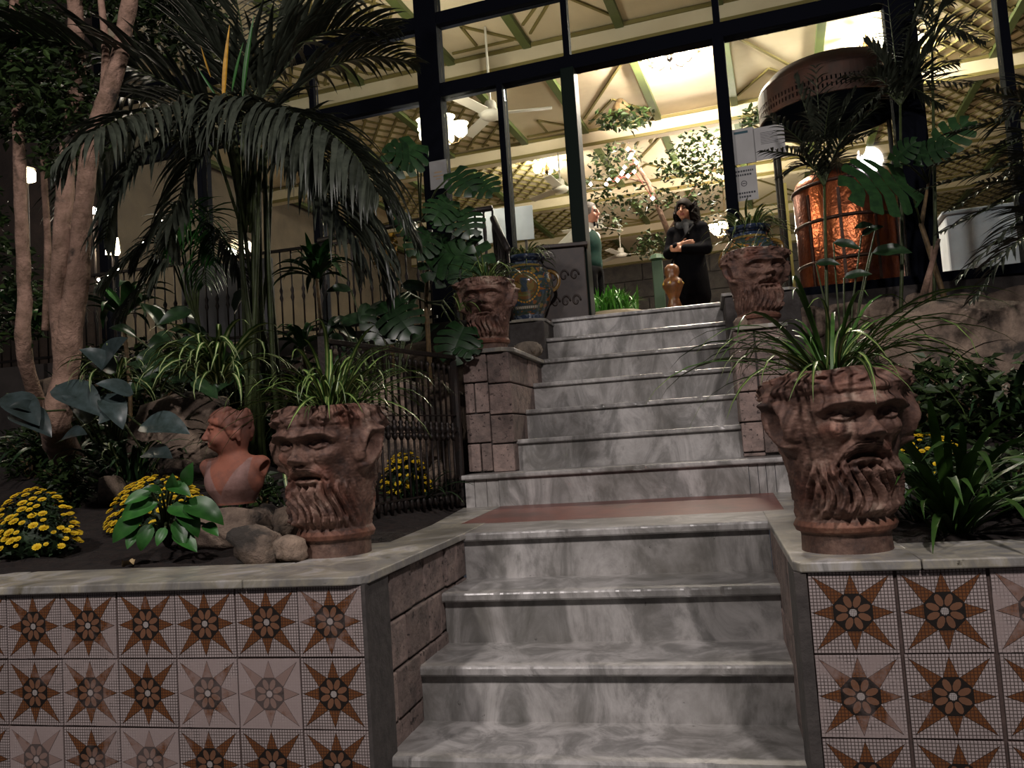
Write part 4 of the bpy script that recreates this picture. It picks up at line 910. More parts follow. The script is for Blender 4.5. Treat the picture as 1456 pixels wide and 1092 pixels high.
p = gz(1368, 765, False); tuft('strap_leaf_plant', 'big arching strap-leaf plant in the right bed beside the planter', p+Vector((0, .08, 0)), SPB, 80, .3, .6, seed=7, rad=.05)
tuft('strap_leaf_plant', 'dark strap-leaf clump beside the right planter foot', gz(1310, 745, False)+Vector((0, .05, 0)), SPD, 30, .2, .4, seed=8)
tuft('strap_leaf_plant', 'tangled strap-leaf clump at the right edge of the bed', gz(1440, 740, False)+Vector((.05, .1, 0)), SPD+SPB, 36, .2, .42, seed=9)
tuft('hanging_spider_plant', 'pale variegated plant hanging beside the terracotta bust', at(312, 545, 3.9), SPV, 95, .18, .5, seed=10, rad=.05, az=(1.4, 4.9))
tuft('variegated_tuft', 'pale variegated tuft behind the dark broad leaves', at(165, 545, 3.9), SPV, 46, .12, .34, seed=11)
tuft('variegated_tuft', 'pale variegated tuft behind the iron railing', at(525, 535, 5.0), SPV, 36, .12, .3, seed=12)
tuft('grass_clump', 'dark grass clump at the foot of the iron railing', gz(585, 715)+Vector((0, .05, 0)), SPD, 46, .15, .34, seed=13, rad=.12)
tuft('grass_clump', 'dark grass clump between railing and pier', gz(635, 708)+Vector((-.03, .02, 0)), SPD, 30, .1, .24, seed=14, rad=.1)
tuft('grass_clump', 'dense dark grassy clump under the broad leaves', gz(160, 690)+Vector((0, .15, 0)), SPD+SPV[:1], 70, .25, .5, seed=15, rad=.16)
tuft('grass_clump', 'dark grassy clump behind the bust rock', gz(385, 720)+Vector((0, .15, 0)), SPD+SPV[:1], 46, .15, .42, seed=16, rad=.1)
rr_ = random.Random(77)
for k_, (px, py, lb) in enumerate(((60, 735, 'low leafy weed left of the round flower bush'), (330, 745, 'low leafy weed in front of the bust rock'), (305, 700, 'low leafy weed beside the bust'), (480, 740, 'low leafy weed right of the smiling planter'))):
    if k_ != 3: tuft('low_weed', lb, gz(px, py)+Vector((0, .06, 0)), SPD+SPB, 26, .08, .2, seed=90+k_, rad=.06, wid=1.3)
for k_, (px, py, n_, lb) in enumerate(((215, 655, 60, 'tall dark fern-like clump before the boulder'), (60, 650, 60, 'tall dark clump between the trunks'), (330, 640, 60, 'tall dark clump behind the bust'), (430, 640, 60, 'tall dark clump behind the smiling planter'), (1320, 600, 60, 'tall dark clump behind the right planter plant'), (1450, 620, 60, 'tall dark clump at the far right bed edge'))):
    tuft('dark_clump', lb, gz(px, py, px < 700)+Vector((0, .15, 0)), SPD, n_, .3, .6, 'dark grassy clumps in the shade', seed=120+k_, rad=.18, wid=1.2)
tuft('ivy_tuft', 'thin trailing tuft hanging beside the left pier planter', at(655, 440, 4.7), SP, 14, .1, .26, seed=17)
# rosettes (dracaena)
def rosette(label, px, py, D, n, l0, l1, seed, bright=0):
    p = at(px, py, D); t = tuft('dracaena', label, p, DR, n, l0, l1, 'dracaenas behind the railing', seed=seed, rad=.03)
    if bright: tuft('', '', None, DRB, bright, l0*.7, l1*.8, seed=seed+50, parent=t, rad=.02)
    g = hL(p.x, p.y) if p.y < 2.5 else FL; MB().tube([(0, 0, .02), (.02, .02, (g-p.z)*.5), (0, .03, g-p.z-.02)], .014, 7).build('stem', CANE, t, True)
rosette('bushy dracaena with bright young leaves below the palm fronds', 450, 395, 5.3, 46, .2, .4, 20, 14)
rosette('small dracaena rosette above the railing end', 430, 495, 4.9, 26, .16, .32, 21, 4)
rosette('dark dracaena rosette beside the palm stems', 470, 530, 5.0, 22, .14, .26, 22)
rosette('dark dracaena behind the tree trunks', 175, 450, 5.4, 26, .25, .5, 23)
rosette('dark dracaena under the lantern pole', 40, 470, 5.2, 26, .25, .5, 24)
# broad leaves -----------------------------------------------------------
def broad_mesh(name, mats, w=.42, cup=.12, droop=.5, n=8, tipw=1.0, wav=0.):
    m = MB(); vs = []; us = [-1, -.5, 0, .5, 1]
    a = 0.; y = z = 0.
    for i in range(n+1):
        t = i/n; hw = w/2*math.sin(math.pi*min(1, t**.75))**.8 if 0 < i < n else .004
        for u in us: vs.append((u*hw, y, z+abs(u)*hw*cup*2+wav*.02*math.sin(i*1.7)*abs(u)))
        y += math.cos(a)/n; z += math.sin(a)/n; a -= droop*2*t/n
    k = 5; m.v = vs
    for i in range(n):
        for j in range(4): m.f.append([i*k+j, i*k+j+1, (i+1)*k+j+1, (i+1)*k+j]); m.m.append(0)
    return m.mesh(name, mats, True)
BD = [broad_mesh('leaf', [LDB], .46, .15, d) for d in (.4, .9, 1.3)]; BK = [broad_mesh('leaf', [LD], .4, .2, d, wav=1) for d in (.5, 1.0, 1.4)]; BB = [broad_mesh('leaf', [LB], .5, .18, d) for d in (.5, 1.0, 1.5)]
def leafdir(t, me, base, tip, wid=1., roll=0., stem=None, stemfrom=(0, 0, 0), sr=.006):
    """leaf from base to tip (local to t), upper side facing up and to the camera"""
    d = Vector(tip)-Vector(base); l = d.length; y = d.normalized(); toc = (CAM-(t.matrix_world.translation if 0 else t.location)-Vector(base)).normalized()
    z = (Vector((0, 0, .55))+toc*.75); z = (z-y*z.dot(y)).normalized(); x = y.cross(z); M_ = Matrix(((x.x*l*wid, y.x*l, z.x*l, base[0]), (x.y*l*wid, y.y*l, z.y*l, base[1]), (x.z*l*wid, y.z*l, z.z*l, base[2]), (0, 0, 0, 1))) @ Matrix.Rotation(roll, 4, 'Y')
    inst('leaf', me, t, M_)
    if stem is not None:
        s0 = Vector(stemfrom); b = Vector(base); mid = s0.lerp(b, .5)+Vector((0, 0, .12*(b-s0).length)); MB().tube([s0, mid, b], [sr*1.2, sr, sr*.8], 6).build('leaf_stalk', stem, t, True)
def pxleaf(t, me, px0, py0, px1, py1, D, dD=-.1, wid=1., roll=0, stem=STEM, stemfrom=(0, 0, 0)):
    leafdir(t, me, at(px0, py0, D)-t.location, at(px1, py1, D+dD)-t.location, wid, roll, stem, stemfrom)
# bluish broad-leaf plant left
b0 = gz(120, 670)+Vector((0, .25, 0)); t = thing('broad_leaf_plant', 'plant with large bluish ribbed leaves in front of the tree', 'plant', b0)
for a, b, c, d in ((140, 525, 175, 478), (165, 530, 120, 490), (80, 548, 145, 580), (175, 575, 140, 600), (190, 560, 140, 540), (10, 560, 55, 600), (58, 585, 20, 570), (20, 585, 70, 605), (85, 628, 115, 608), (200, 605, 262, 600), (205, 645, 240, 642), (150, 560, 175, 600), (130, 600, 95, 560)):
    pxleaf(t, random.choice(BD), a, b, c, d, 3.75, -.12, 1.15)
# dark philodendron in the middle background
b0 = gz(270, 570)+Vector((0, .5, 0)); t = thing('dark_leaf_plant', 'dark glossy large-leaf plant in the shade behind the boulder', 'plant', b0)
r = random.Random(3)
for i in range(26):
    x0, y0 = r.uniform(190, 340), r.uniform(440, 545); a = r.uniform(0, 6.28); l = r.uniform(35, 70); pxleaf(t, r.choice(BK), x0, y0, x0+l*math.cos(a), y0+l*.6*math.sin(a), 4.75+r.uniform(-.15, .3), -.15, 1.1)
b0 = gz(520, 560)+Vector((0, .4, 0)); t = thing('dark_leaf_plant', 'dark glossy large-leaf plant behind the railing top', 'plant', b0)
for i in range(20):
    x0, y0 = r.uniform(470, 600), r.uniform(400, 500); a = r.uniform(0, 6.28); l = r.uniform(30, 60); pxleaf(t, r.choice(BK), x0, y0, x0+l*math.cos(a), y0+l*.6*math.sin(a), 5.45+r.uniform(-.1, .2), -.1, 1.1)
# bright green leafy plant in front of the flowers
b0 = gz(232, 780)+Vector((0, .03, 0)); t = thing('leafy_seedling', 'bright green broad-leaved plant among the yellow flowers', 'plant', b0)
for a, b, c, d in ((225, 715, 160, 735), (205, 730, 152, 770), (215, 745, 195, 785), (195, 750, 180, 780), (240, 720, 280, 735), (265, 690, 270, 660), (245, 700, 245, 675), (255, 720, 285, 760), (262, 715, 320, 735), (230, 700, 205, 690), (250, 740, 262, 775), (235, 750, 222, 775), (240, 690, 270, 700), (290, 745, 310, 760), (215, 700, 175, 715), (248, 755, 280, 782)):
    pxleaf(t, random.choice(BB), a, b, c, d, 2.98, -.05, 1.05)
# small shrubs of loose leaves -----------------------------------------
def leafcloud(mb, c, rad, n, size, r, flat=1.):
    for _ in range(n):
        while True:
            v = Vector((r.uniform(-1, 1), r.uniform(-1, 1), r.uniform(-1, 1)))
            if .25 < v.length < 1: break
        p = Vector(c)+Vector((v.x*rad[0], v.y*rad[1], v.z*rad[2])); M_ = Matrix.Translation(p) @ Euler((r.uniform(-.9, .9), r.uniform(-.9, .9), r.uniform(0, 6.28))).to_matrix().to_4x4() @ Matrix.Scale(size*r.uniform(.6, 1.3), 4)
        mb.add([(0, 0, 0), (.28, .35, .08), (0, 1, -.08), (-.28, .35, .08)], [(0, 1, 2), (0, 2, 3)], 0, M_)
def shrub(label, loc, rad, n, size, m, seed, name='shrub', stem=True):
    r = random.Random(seed); t = thing(name, label, 'shrub', loc); mb = MB(); leafcloud(mb, (0, 0, rad[2]*.9), rad, n, size, r); o = mb.build('foliage', m, t); o['kind'] = 'stuff'
    for i in range(5): MB().tube([(0, 0, 0), (rad[0]*r.uniform(-.4, .4), rad[1]*r.uniform(-.4, .4), rad[2]*.7), (rad[0]*r.uniform(-.8, .8), rad[1]*r.uniform(-.8, .8), rad[2]*1.5)], [.008, .006, .003], 5).build('branch', CANE, t)
    return t
shrub('low green shrub between the two left flower bushes', gz(95, 720), (.14, .1, .13), 420, .05, LST, 1)
shrub('low dark shrub at the left edge under the trees', gz(15, 690)+Vector((0, .15, 0)), (.22, .14, .2), 420, .06, LSTD, 2)
shrub('small dark weed beside the bust rock', gz(375, 735), (.09, .08, .11), 240, .045, LST, 3)
shrub('dark shrub in front of the huge right boulder', gz(1400, 660, False)+Vector((0, .35, 0)), (.42, .2, .24), 900, .07, LST, 4)
shrub('dark shrub behind the right planter', gz(1335, 640, False)+Vector((0, .6, 0)), (.2, .14, .16), 420, .06, LSTD, 5)
shrub('low dark ground cover shrub at the right bed edge', gz(1430, 735, False)+Vector((.1, .25, 0)), (.3, .15, .12), 520, .05, LSTD, 6)
shrub('dark bush behind the palm stems', gz(330, 600)+Vector((0, .45, 0)), (.5, .15, .36), 900, .08, LSTD, 7)
shrub('dark bush at the terrace foot behind the bluish leaves', gz(110, 600)+Vector((0, .8, 0)), (.6, .2, .5), 1100, .08, LSTD, 8)
shrub('dark bush below the left fence', gz(20, 600)+Vector((-.1, .9, 0)), (.5, .2, .5), 900, .08, LSTD, 9)
# chrysanthemums ---------------------------------------------------------
def flower_mesh():
    m = MB(); k = 11
    for ring, (r0, r1, z0, z1) in enumerate(((.22, 1, .02, .10), (.18, .74, .06, .26), (.12, .48, .12, .34))):
        for i in range(k):
            a = 2*math.pi*(i+.5*ring)/k; w_ = .24*r1+.03; c, s_ = math.cos(a), math.sin(a); f = lambda rr, u, z: (rr*c-u*s_, rr*s_+u*c, z)
            m.add([f(r0, 0, z0), f(r1*.75, w_, z1), f(r1, 0, z1*.9), f(r1*.75, -w_, z1)], [(0, 3, 2, 1)], 0)
    m.lathe([(.2, .14), (.17, .26), (0, .3)], 8, 1); return m.mesh('flower', [PETAL, EYEY])
FLW = flower_mesh()
def mum(label, loc, rx, ry, rz, nf, seed, fs=.021, side=0.):
    r = random.Random(seed); t = thing('chrysanthemum', label, 'flowers', loc, 0, 'yellow chrysanthemum bushes'); mb = MB(); pts = []
    for _ in range(1500):
        a = r.uniform(0, 6.28); e = math.asin(r.uniform(0, 1)); k = r.uniform(.55, .98); p = Vector((rx*math.cos(a)*math.cos(e)*k, ry*math.sin(a)*math.cos(e)*k, rz*math.sin(e)*k+.02))
        M_ = Matrix.Translation(p) @ Euler((r.uniform(-.8, .8), r.uniform(-.8, .8), r.uniform(0, 6.28))).to_matrix().to_4x4() @ Matrix.Scale(.026*r.uniform(.6, 1.2), 4); mb.add([(0, 0, 0), (.35, .4, .1), (0, 1, -.1), (-.35, .4, .1)], [(0, 1, 2), (0, 2, 3)], 0, M_)
    o = mb.build('foliage', LMUM, t); o['kind'] = 'stuff'
    MB().lathe([(rx*.35, -.02), (rx*.8, .04), (rx*.78, rz*.35), (rx*.5, rz*.7), (0, rz*.82)], 16).build('inner_growth', LMUM, t, True).scale = (1, ry/rx, 1)
    k = 0
    while k < nf:
        a = r.uniform(0, 6.28); e = math.asin(r.uniform(.08, 1)); n = Vector((math.cos(a)*math.cos(e), math.sin(a)*math.cos(e), math.sin(e)))
        if MN.noise(n*3.1+Vector((seed, 0, 0))) < -.12: continue
        p = Vector((rx*n.x, ry*n.y, rz*n.z+.02))
        if any((p-q).length < fs*1.35 for q in pts): 
            nf -= .02; continue
        pts.append(p); z = (n*.5+Vector((0, -.35, .75))).normalized(); M_ = Matrix.Translation(p) @ z.to_track_quat('Z', 'Y').to_matrix().to_4x4() @ Matrix.Rotation(r.uniform(0, 6), 4, 'Z') @ Matrix.Scale(fs*r.uniform(.55, 1.15), 4); inst('flower', FLW, t, M_); k += 1
    return t
mum('round yellow chrysanthemum bush in front of the bust', gz(193, 768)+Vector((0, .16, 0)), .25, .17, .25, 200, 1, .019)
mum('yellow chrysanthemum bush at the left end of the planter', gz(15, 800)+Vector((0, .12, 0)), .175, .15, .26, 140, 2, .019)
mum('small yellow chrysanthemum bush behind the iron railing', gz(570, 712)+Vector((0, .08, 0)), .13, .10, .23, 70, 3)
mum('yellow chrysanthemum bush behind the right strap-leaf plant', gz(1338, 690, False)+Vector((0, .22, 0)), .17, .13, .17, 70, 4, .017)
# fallen leaf
p = gz(190, 808); mb = broad_mesh('fallen_leaf', mat('dry_leaf', '#b09a72', '#8d7750', 20, rough=.8), .5, .5, 1.2, wav=3); o = inst('fallen_leaf', mb, None, Matrix.Translation(p+Vector((0, 0, .012))) @ Matrix.Rotation(1.2, 4, 'Z') @ Matrix.Scale(.075, 4)); setp(o, 'dry curled fallen leaf on the soil by the coping', 'leaf')
# monstera ---------------------------------------------------------------
def monstera_mesh(name, m, seed, lobes=5, cut=.5):
    r = random.Random(seed); mb = MB(); n = lobes
    def edge(t): return (.52*math.sin(math.pi*(t*.86+.12))**.75)*(1.0)
    for s_ in (-1, 1):
        for i in range(n):
            t0, t1 = i/n, (i+1)/n; g = .16*(1/n); inner = cut*r.uniform(.7, 1.15) if i else .9; inner2 = cut*r.uniform(.7, 1.15)
            pts = []
            for k in range(6):
                t = t0+(t1-t0)*k/5; tt = t0+g+(t1-t0-2*g)*k/5; e0 = edge(tt)*(1 if 0 < k < 5 else .93); back = -.22*(1-t)**2*1.0
                pts.append([(0, t, 0), (s_*e0*inner, t+.5*(tt-t)+back*inner+.10*inner, .05*inner), (s_*e0, tt+back+.16, .02-.10*e0)])
            vs = [q for p in pts for q in p]; fs = []
            for k in range(5):
                for j in range(2): f = (k*3+j, k*3+j+1, (k+1)*3+j+1, (k+1)*3+j); fs.append(f if s_ > 0 else f[::-1])
            mb.add([(x, y, z-.25*max(0, y-.3)**2) for x, y, z in vs], fs)
    return mb.mesh(name, m, True)
MON = [monstera_mesh('leaf', [LM], i) for i in range(3)]; MONY = monstera_mesh('leaf', [LYEL], 5)
b0 = gz(610, 660)+Vector((-.15, .45, 0)); t = thing('monstera', 'climbing monstera with split leaves left of the pier', 'plant', b0)
trk = [b0, at(612, 540, 5.35), at(606, 430, 5.35), at(610, 350, 5.4), at(598, 315, 5.4)]; MB().tube([p-b0 for p in trk], [.018, .017, .016, .014, .008], 8).build('stem', CANE, t, True)
trk2 = [b0+Vector((-.25, .1, 0)), at(556, 480, 5.4), at(552, 390, 5.4)]; MB().tube([p-b0 for p in trk2], [.012, .012, .008], 8).build('stem', CANE, t, True)
for (a, b, c, d, k, sf) in ((648, 350, 615, 395, 0, 3), (620, 355, 690, 372, 1, 3), (640, 395, 660, 350, 2, 3), (592, 205, 560, 240, 0, 4), (600, 225, 555, 212, 1, 4), (645, 245, 672, 268, 2, 4), (672, 255, 700, 270, 0, 4), (640, 285, 615, 310, 1, 4), (655, 300, 670, 330, 2, 4), (660, 465, 640, 508, 0, 2), (655, 480, 672, 500, 1, 2), (552, 435, 585, 470, 2, 2), (560, 440, 530, 480, 1, 2), (612, 330, 590, 360, 0, 3), (625, 300, 645, 320, 2, 4), (590, 330, 565, 310, 1, 4)):
    pxleaf(t, MON[k], a, b, c, d, 5.15 if b < 420 else 4.75, -.1, 1.25, 0, STEM, trk[sf]-b0)
pxleaf(t, MONY, 552, 332, 545, 358, 5.2, -.05, 1.1, 0, CANE, trk2[2]-b0); pxleaf(t, MONY, 553, 352, 540, 378, 5.2, -.05, 1.3, .4, CANE, trk2[2]-b0)
b0 = gz(1345, 560, False)+Vector((0, .3, 0)); t = thing('monstera', 'monstera with one huge leaf in front of the copper cylinder', 'plant', b0)
trr = [b0, at(1345, 430, 5.3), at(1310, 320, 5.3), at(1320, 260, 5.3)]; MB().tube([p-b0 for p in trr], [.022, .02, .016, .008], 8).build('stem', CANE, t, True)
for (a, b, c, d, k, sf) in ((1290, 262, 1215, 262, 0, 2), (1300, 225, 1350, 205, 1, 3), (1330, 215, 1375, 170, 2, 3), (1270, 230, 1300, 200, 1, 3)): pxleaf(t, MON[k], a, b, c, d, 5.15, -.1, 1.45 if sf == 2 else 1.1, 0, STEM, trr[sf]-b0)
b0 = gz(1205, 520, False)+Vector((0, .2, 0)); t = thing('dark_climber', 'climber with dark drooping leaves in front of the copper cylinder', 'plant', b0)
for (a, b, c, d) in ((1185, 345, 1225, 350), (1225, 335, 1255, 318), (1245, 325, 1218, 318), (1160, 375, 1195, 372), (1240, 360, 1300, 352), (1200, 395, 1240, 385)): pxleaf(t, BK[1], a, b, c, d, 5.3, -.1, 1.0, 0, STEM, (0, 0, .1))
# palms --------------------------------------------------------------------
def frond_mesh(pts, nl, ll, droop, width, mats, rr, spread=1.0, mi=None, start=.22, up=.35, rach=.010):
    """a feather leaf: rachis through pts and nl pairs of hanging leaflets"""
    mb = MB(); P_ = [Vector(p) for p in pts]
    def cr(f):
        f = max(0, min(len(P_)-1.0001, f*(len(P_)-1))); i = int(f); t = f-i; p0, p1, p2, p3 = P_[max(i-1, 0)], P_[i], P_[i+1], P_[min(i+2, len(P_)-1)]
        return .5*((2*p1)+(p2-p0)*t+(2*p0-5*p1+4*p2-p3)*t*t+(3*p1-p0-3*p2+p3)*t**3)
    C_ = [cr(i/24) for i in range(25)]; mb.tube(C_, [rach*(1-.8*i/24) for i in range(25)], 6, 1 if mi is None else mi)
    for i in range(nl):
        f = start+(1-start)*(i+.5)/nl; p = cr(f); tg = (cr(min(1, f+.02))-cr(max(0, f-.02))).normalized(); side = tg.cross(Vector((0, 0, 1)))
        side = side.normalized() if side.length > .05 else Vector((1, 0, 0)); nup = side.cross(tg).normalized()
        for s_ in (-1, 1):
            l = ll*(math.sin(math.pi*min(1, .25+.72*(f-start)/(1-start)))**.7)*rr.uniform(.8, 1.1); d = (side*s_*spread+tg*(.45+.8*f)+nup*up*rr.uniform(.5, 1.3)).normalized()
            q = p.copy(); v = (d+tg*rr.uniform(-.15, .15)).normalized(); row = []; n = 6; dj = rr.uniform(.55, 1.35)
            for k in range(n+1):
                t = k/n; w_ = width*(.45+.55*min(1, t*3))*(1 if t < .45 else max(.03, 1-((t-.45)/.55)**1.3)); wd = v.cross(Vector((0, 0, 1)) if abs(v.z) < .95 else side); wd = wd.normalized() if wd.length > 1e-3 else side
                fold = wd.cross(v).normalized()*w_*.25; row += [q-wd*w_*.5+fold, q.copy(), q+wd*w_*.5+fold]; v = (v+Vector((0, 0, -1))*droop*dj*(.3+t)/n*rr.uniform(.85, 1.15)).normalized(); q = q+v*(l/n)
            mb.add(row, [(k*3+j, k*3+j+1, (k+1)*3+j+1, (k+1)*3+j) for k in range(n) for j in range(2)], 0)
    return mb.mesh('frond', mats, True)
rr = random.Random(11)
b0 = gz(375, 640)+Vector((0, .35, 0)); t = thing('kentia_palm', 'tall kentia palm with grey-green hanging fronds and many slim stems', 'palm', b0)
DP = 4.55
def pal(px, py, dD=0): return at(px, py, DP+dD)-b0
FR = [ # pixel paths, depth offsets, silver?
 ([(345, 330, 0), (300, 165, -.3), (360, 150, -.6), (430, 165, -.95), (500, 215, -1.2), (535, 275, -1.3)], 1, 56, .58, 3.4),
 ([(350, 330, 0), (330, 190, -.2), (350, 165, -.5), (400, 160, -.8), (450, 205, -1.05), (470, 260, -1.15)], 1, 44, .54, 3.6),
 ([(345, 330, 0), (320, 190, -.1), (260, 155, -.3), (200, 160, -.6), (140, 185, -.9), (85, 235, -1.0)], 1, 48, .46, 3.2),
 ([(345, 320, 0), (310, 170, 0), (240, 120, -.1), (150, 80, -.2), (60, 55, -.3), (-40, 40, -.4)], 0, 44, .5, 1.0),
 ([(345, 320, 0), (315, 180, 0), (230, 150, .2), (140, 130, .3), (40, 110, .3), (-60, 100, .3)], 0, 40, .45, 1.0),
 ([(350, 320, 0), (345, 180, 0), (350, 100, 0), (340, 20, .1), (320, -60, .2), (300, -140, .3)], 0, 40, .5, .5),
 ([(355, 320, 0), (360, 170, 0), (410, 90, .1), (460, 30, .2), (520, -10, .3), (600, -30, .3)], 0, 40, .46, .9),
 ([(355, 320, 0), (370, 190, 0), (420, 130, .2), (470, 95, .3), (530, 80, .4), (590, 90, .5)], 0, 34, .42, 1.1),
 ([(355, 320, 0), (365, 170, .1), (385, 90, .2), (400, 10, .3), (420, -70, .4), (450, -140, .5)], 0, 36, .5, .5),
 ([(355, 330, 0), (380, 220, .1), (440, 190, .2), (500, 220, .2), (550, 280, .2), (590, 340, .2)], 0, 34, .45, 1.7),
 ([(345, 330, 0), (300, 210, .2), (230, 180, .4), (160, 200, .5), (110, 260, .6), (80, 330, .6)], 0, 34, .45, 1.7),
 ([(350, 330, 0), (360, 210, -.1), (400, 200, -.3), (450, 260, -.5), (490, 320, -.6), (510, 380, -.6)], 0, 30, .42, 2.2),
 ([(355, 330, 0), (385, 235, .0), (435, 230, -.1), (490, 290, -.2), (530, 350, -.2), (550, 410, -.2)], 0, 34, .46, 2.6),
 ([(355, 330, 0), (375, 220, .2), (420, 200, .3), (475, 240, .4), (520, 300, .4), (560, 370, .4)], 0, 34, .46, 2.2),
 ([(350, 330, 0), (330, 215, -.1), (280, 190, -.3), (215, 215, -.5), (170, 275, -.6), (150, 340, -.6)], 0, 34, .42, 2.4),
 ([(350, 320, 0), (340, 170, .0), (320, 90, .0), (270, 20, .1), (220, -20, .1), (160, -50, .2)], 0, 40, .5, .8),
 ([(350, 320, 0), (355, 170, .0), (380, 100, .0), (430, 60, .1), (490, 40, .1), (560, 40, .2)], 0, 40, .46, .9),
 ([(345, 320, 0), (330, 160, 0), (290, 60, .1), (230, -30, .1), (160, -100, .2), (90, -150, .2)], 0, 40, .5, .7),
 ([(350, 330, 0), (335, 220, .1), (300, 200, .0), (270, 240, -.1), (250, 300, -.2), (240, 350, -.2)], 0, 26, .4, 2.2),
]
for path, sv, nl, ll, dr in FR:
    me = frond_mesh([pal(x, y, d) for x, y, d in path], nl, ll, dr, .027 if sv else .033, [LSILV if sv else LPALM, STEM], rr, start=.2 if sv else .24)
    o = inst('frond', me, t)
for px, py, px2, py2 in ((318, 150, 325, 35), (300, 110, 285, 65), (345, 140, 360, 20), (330, 130, 345, 60), (310, 140, 280, 95)):   # bright new spears
    o = inst('new_spear', broad_mesh('new_spear', [LYEL if px in (318, 300) else LB], .07, .3, .1), t); d = pal(px2, py2, -.35)-pal(px, py, -.3); y = d.normalized(); z = Vector((0, -1, .2)); z = (z-y*z.dot(y)).normalized(); x = y.cross(z); l = d.length; b = pal(px, py, -.3)
    o.matrix_local = Matrix(((x.x*l, y.x*l, z.x*l, b.x), (x.y*l, y.y*l, z.y*l, b.y), (x.z*l, y.z*l, z.z*l, b.z), (0, 0, 0, 1)))
for i in range(14):
    xb = 345+rr.uniform(-5, 75); xt = 345+rr.uniform(-25, 45); q = rr.uniform(-.15, .2)
    MB().tube([pal(xb, 660, q)*1, pal(lerp(xb, xt, .35)+rr.uniform(-6, 6), 520, q), pal(lerp(xb, xt, .75), 380, q*.7), pal(xt, 210, q*.4)], [.016, .014, .012, .009], 7).build('stem', STEM, t, True)
# smaller bushy palm behind
b0 = gz(285, 560)+Vector((0, .8, 0)); t = thing('bushy_palm', 'smaller green fan of palm fronds left of the palm stems', 'palm', b0)
for x, y in ((180, 330), (215, 300), (255, 285), (300, 290), (330, 320), (235, 330), (290, 325), (200, 370)):
    a = at(285, 470, 5.1)-b0; m_ = at((285+x)/2, min(y+20, 360), 5.0)-b0; e = at(x, y+40, 4.9)-b0; inst('frond', frond_mesh([(0, 0, 0), a, m_, e, at(x+(x-285)*.35, y+80, 4.85)-b0], 24, .26, 1.6, .022, [LB if x in (255, 300, 290) else LPALM, STEM], rr, start=.45), t)
# chamaedorea on the right
def slim_palm(label, base, top, D, fr, seed, m=LPALM, ll=.2, w_=.02):
    r = random.Random(seed); t = thing('slim_palm', label, 'palm', base); tp = at(*top, D)-base; MB().tube([(0, 0, 0), tp*.5+Vector((.02, 0, 0)), tp], [.014, .012, .008], 7).build('stem', STEM, t, True)
    for (x, y) in fr:
        e = at(x, y, D+r.uniform(-.25, .1))-base; mid = (tp+e)*.5+Vector((0, 0, .10)); inst('frond', frond_mesh([tp, tp.lerp(mid, .5)+Vector((0, 0, .06)), mid, e], 18, ll, 1.1, w_, [m, STEM], r, start=.12, rach=.006), t)
    return t
slim_palm('slim palm with feathery fronds in front of the notices', gz(1172, 560, False)+Vector((0, .3, 0)), (1172, 265), 5.3, [(1095, 165), (1085, 215), (1130, 110), (1160, 95), (1215, 130), (1240, 190), (1110, 250), (1215, 240), (1250, 150), (1180, 140)], 1)
slim_palm('slim palm with feathery fronds in front of the thick right post', gz(1290, 540, False)+Vector((0, .35, 0)), (1280, 150), 5.5, [(1230, 60), (1330, 40), (1360, 90), (1200, 110), (1340, 150), (1310, 0), (1210, 170), (1390, 20), (1260, -20), (1240, 110), (1380, 120)], 2, ll=.22)
slim_palm('tall thin palm stem crossing the right glass pane', gz(1335, 560, False)+Vector((0, .2, 0)), (1325, 60), 5.6, [(1380, -10), (1400, 60), (1290, 20), (1340, -40)], 5)
b0 = gz(1450, 560, False)+Vector((.3, -.1, 0)); t = thing('cycad_palm', 'dark arching palm fronds at the far right in front of the white stand', 'palm', b0)
tp = at(1500, 330, 4.6)-b0; MB().tube([(0, 0, 0), tp*.6, tp], [.05, .05, .04], 10).build('stem', BARK, t, True)
for (mx, my, ex_, ey, d) in ((1430, 170, 1350, 190, 0), (1440, 205, 1330, 235, -.2), (1440, 235, 1310, 270, -.3), (1450, 275, 1340, 330, -.3), (1450, 310, 1360, 400, -.2), (1460, 140, 1400, 130, .2), (1440, 350, 1380, 430, -.1), (1470, 255, 1390, 260, .1), (1450, 240, 1350, 300, .3), (1465, 330, 1400, 380, -.4)):
    inst('frond', frond_mesh([tp, at((1500+mx)/2, my-10, 4.6+d*.5)-b0, at(mx, my, 4.6+d)-b0, at(ex_, ey, 4.55+d)-b0], 26, .26, .9, .02, [LPALM, STEM], rr, start=.1, rach=.008), t)
# woody roots / branches right
t = thing('bare_branch', 'pale bare branch lying on the huge right boulder', 'branch', gz(1330, 560, False)); b0 = t.location.copy()
MB().tube([at(1320, 478, 4.85)-b0, at(1360, 455, 4.8)-b0, at(1400, 448, 4.75)-b0, at(1456, 440, 4.75)-b0, at(1500, 425, 4.8)-b0], [.014, .02, .022, .02, .018], 8).build('limb', BARK, t, True); MB().tube([at(1405, 448, 4.75)-b0, at(1378, 470, 4.72)-b0, at(1375, 500, 4.72)-b0, at(1382, 530, 4.72)-b0, at(1380, 620, 4.7)-b0], [.008, .008, .007, .006, .005], 6).build('twig', BARK, t, True)
t = thing('woody_shrub_trunk', 'brown slanting shrub trunk between copper cylinder and boulder', 'trunk', gz(1300, 560, False)+Vector((0, .3, 0))); b0 = t.location.copy()
MB().tube([(0, 0, -.05), at(1300, 470, 5.2)-b0, at(1318, 400, 5.2)-b0, at(1335, 340, 5.2)-b0], [.03, .025, .02, .012], 8).build('trunk', BARK, t, True); MB().tube([at(1300, 470, 5.2)-b0, at(1322, 440, 5.2)-b0, at(1325, 350, 5.2)-b0], [.016, .014, .008], 7).build('branch', BARK, t, True)
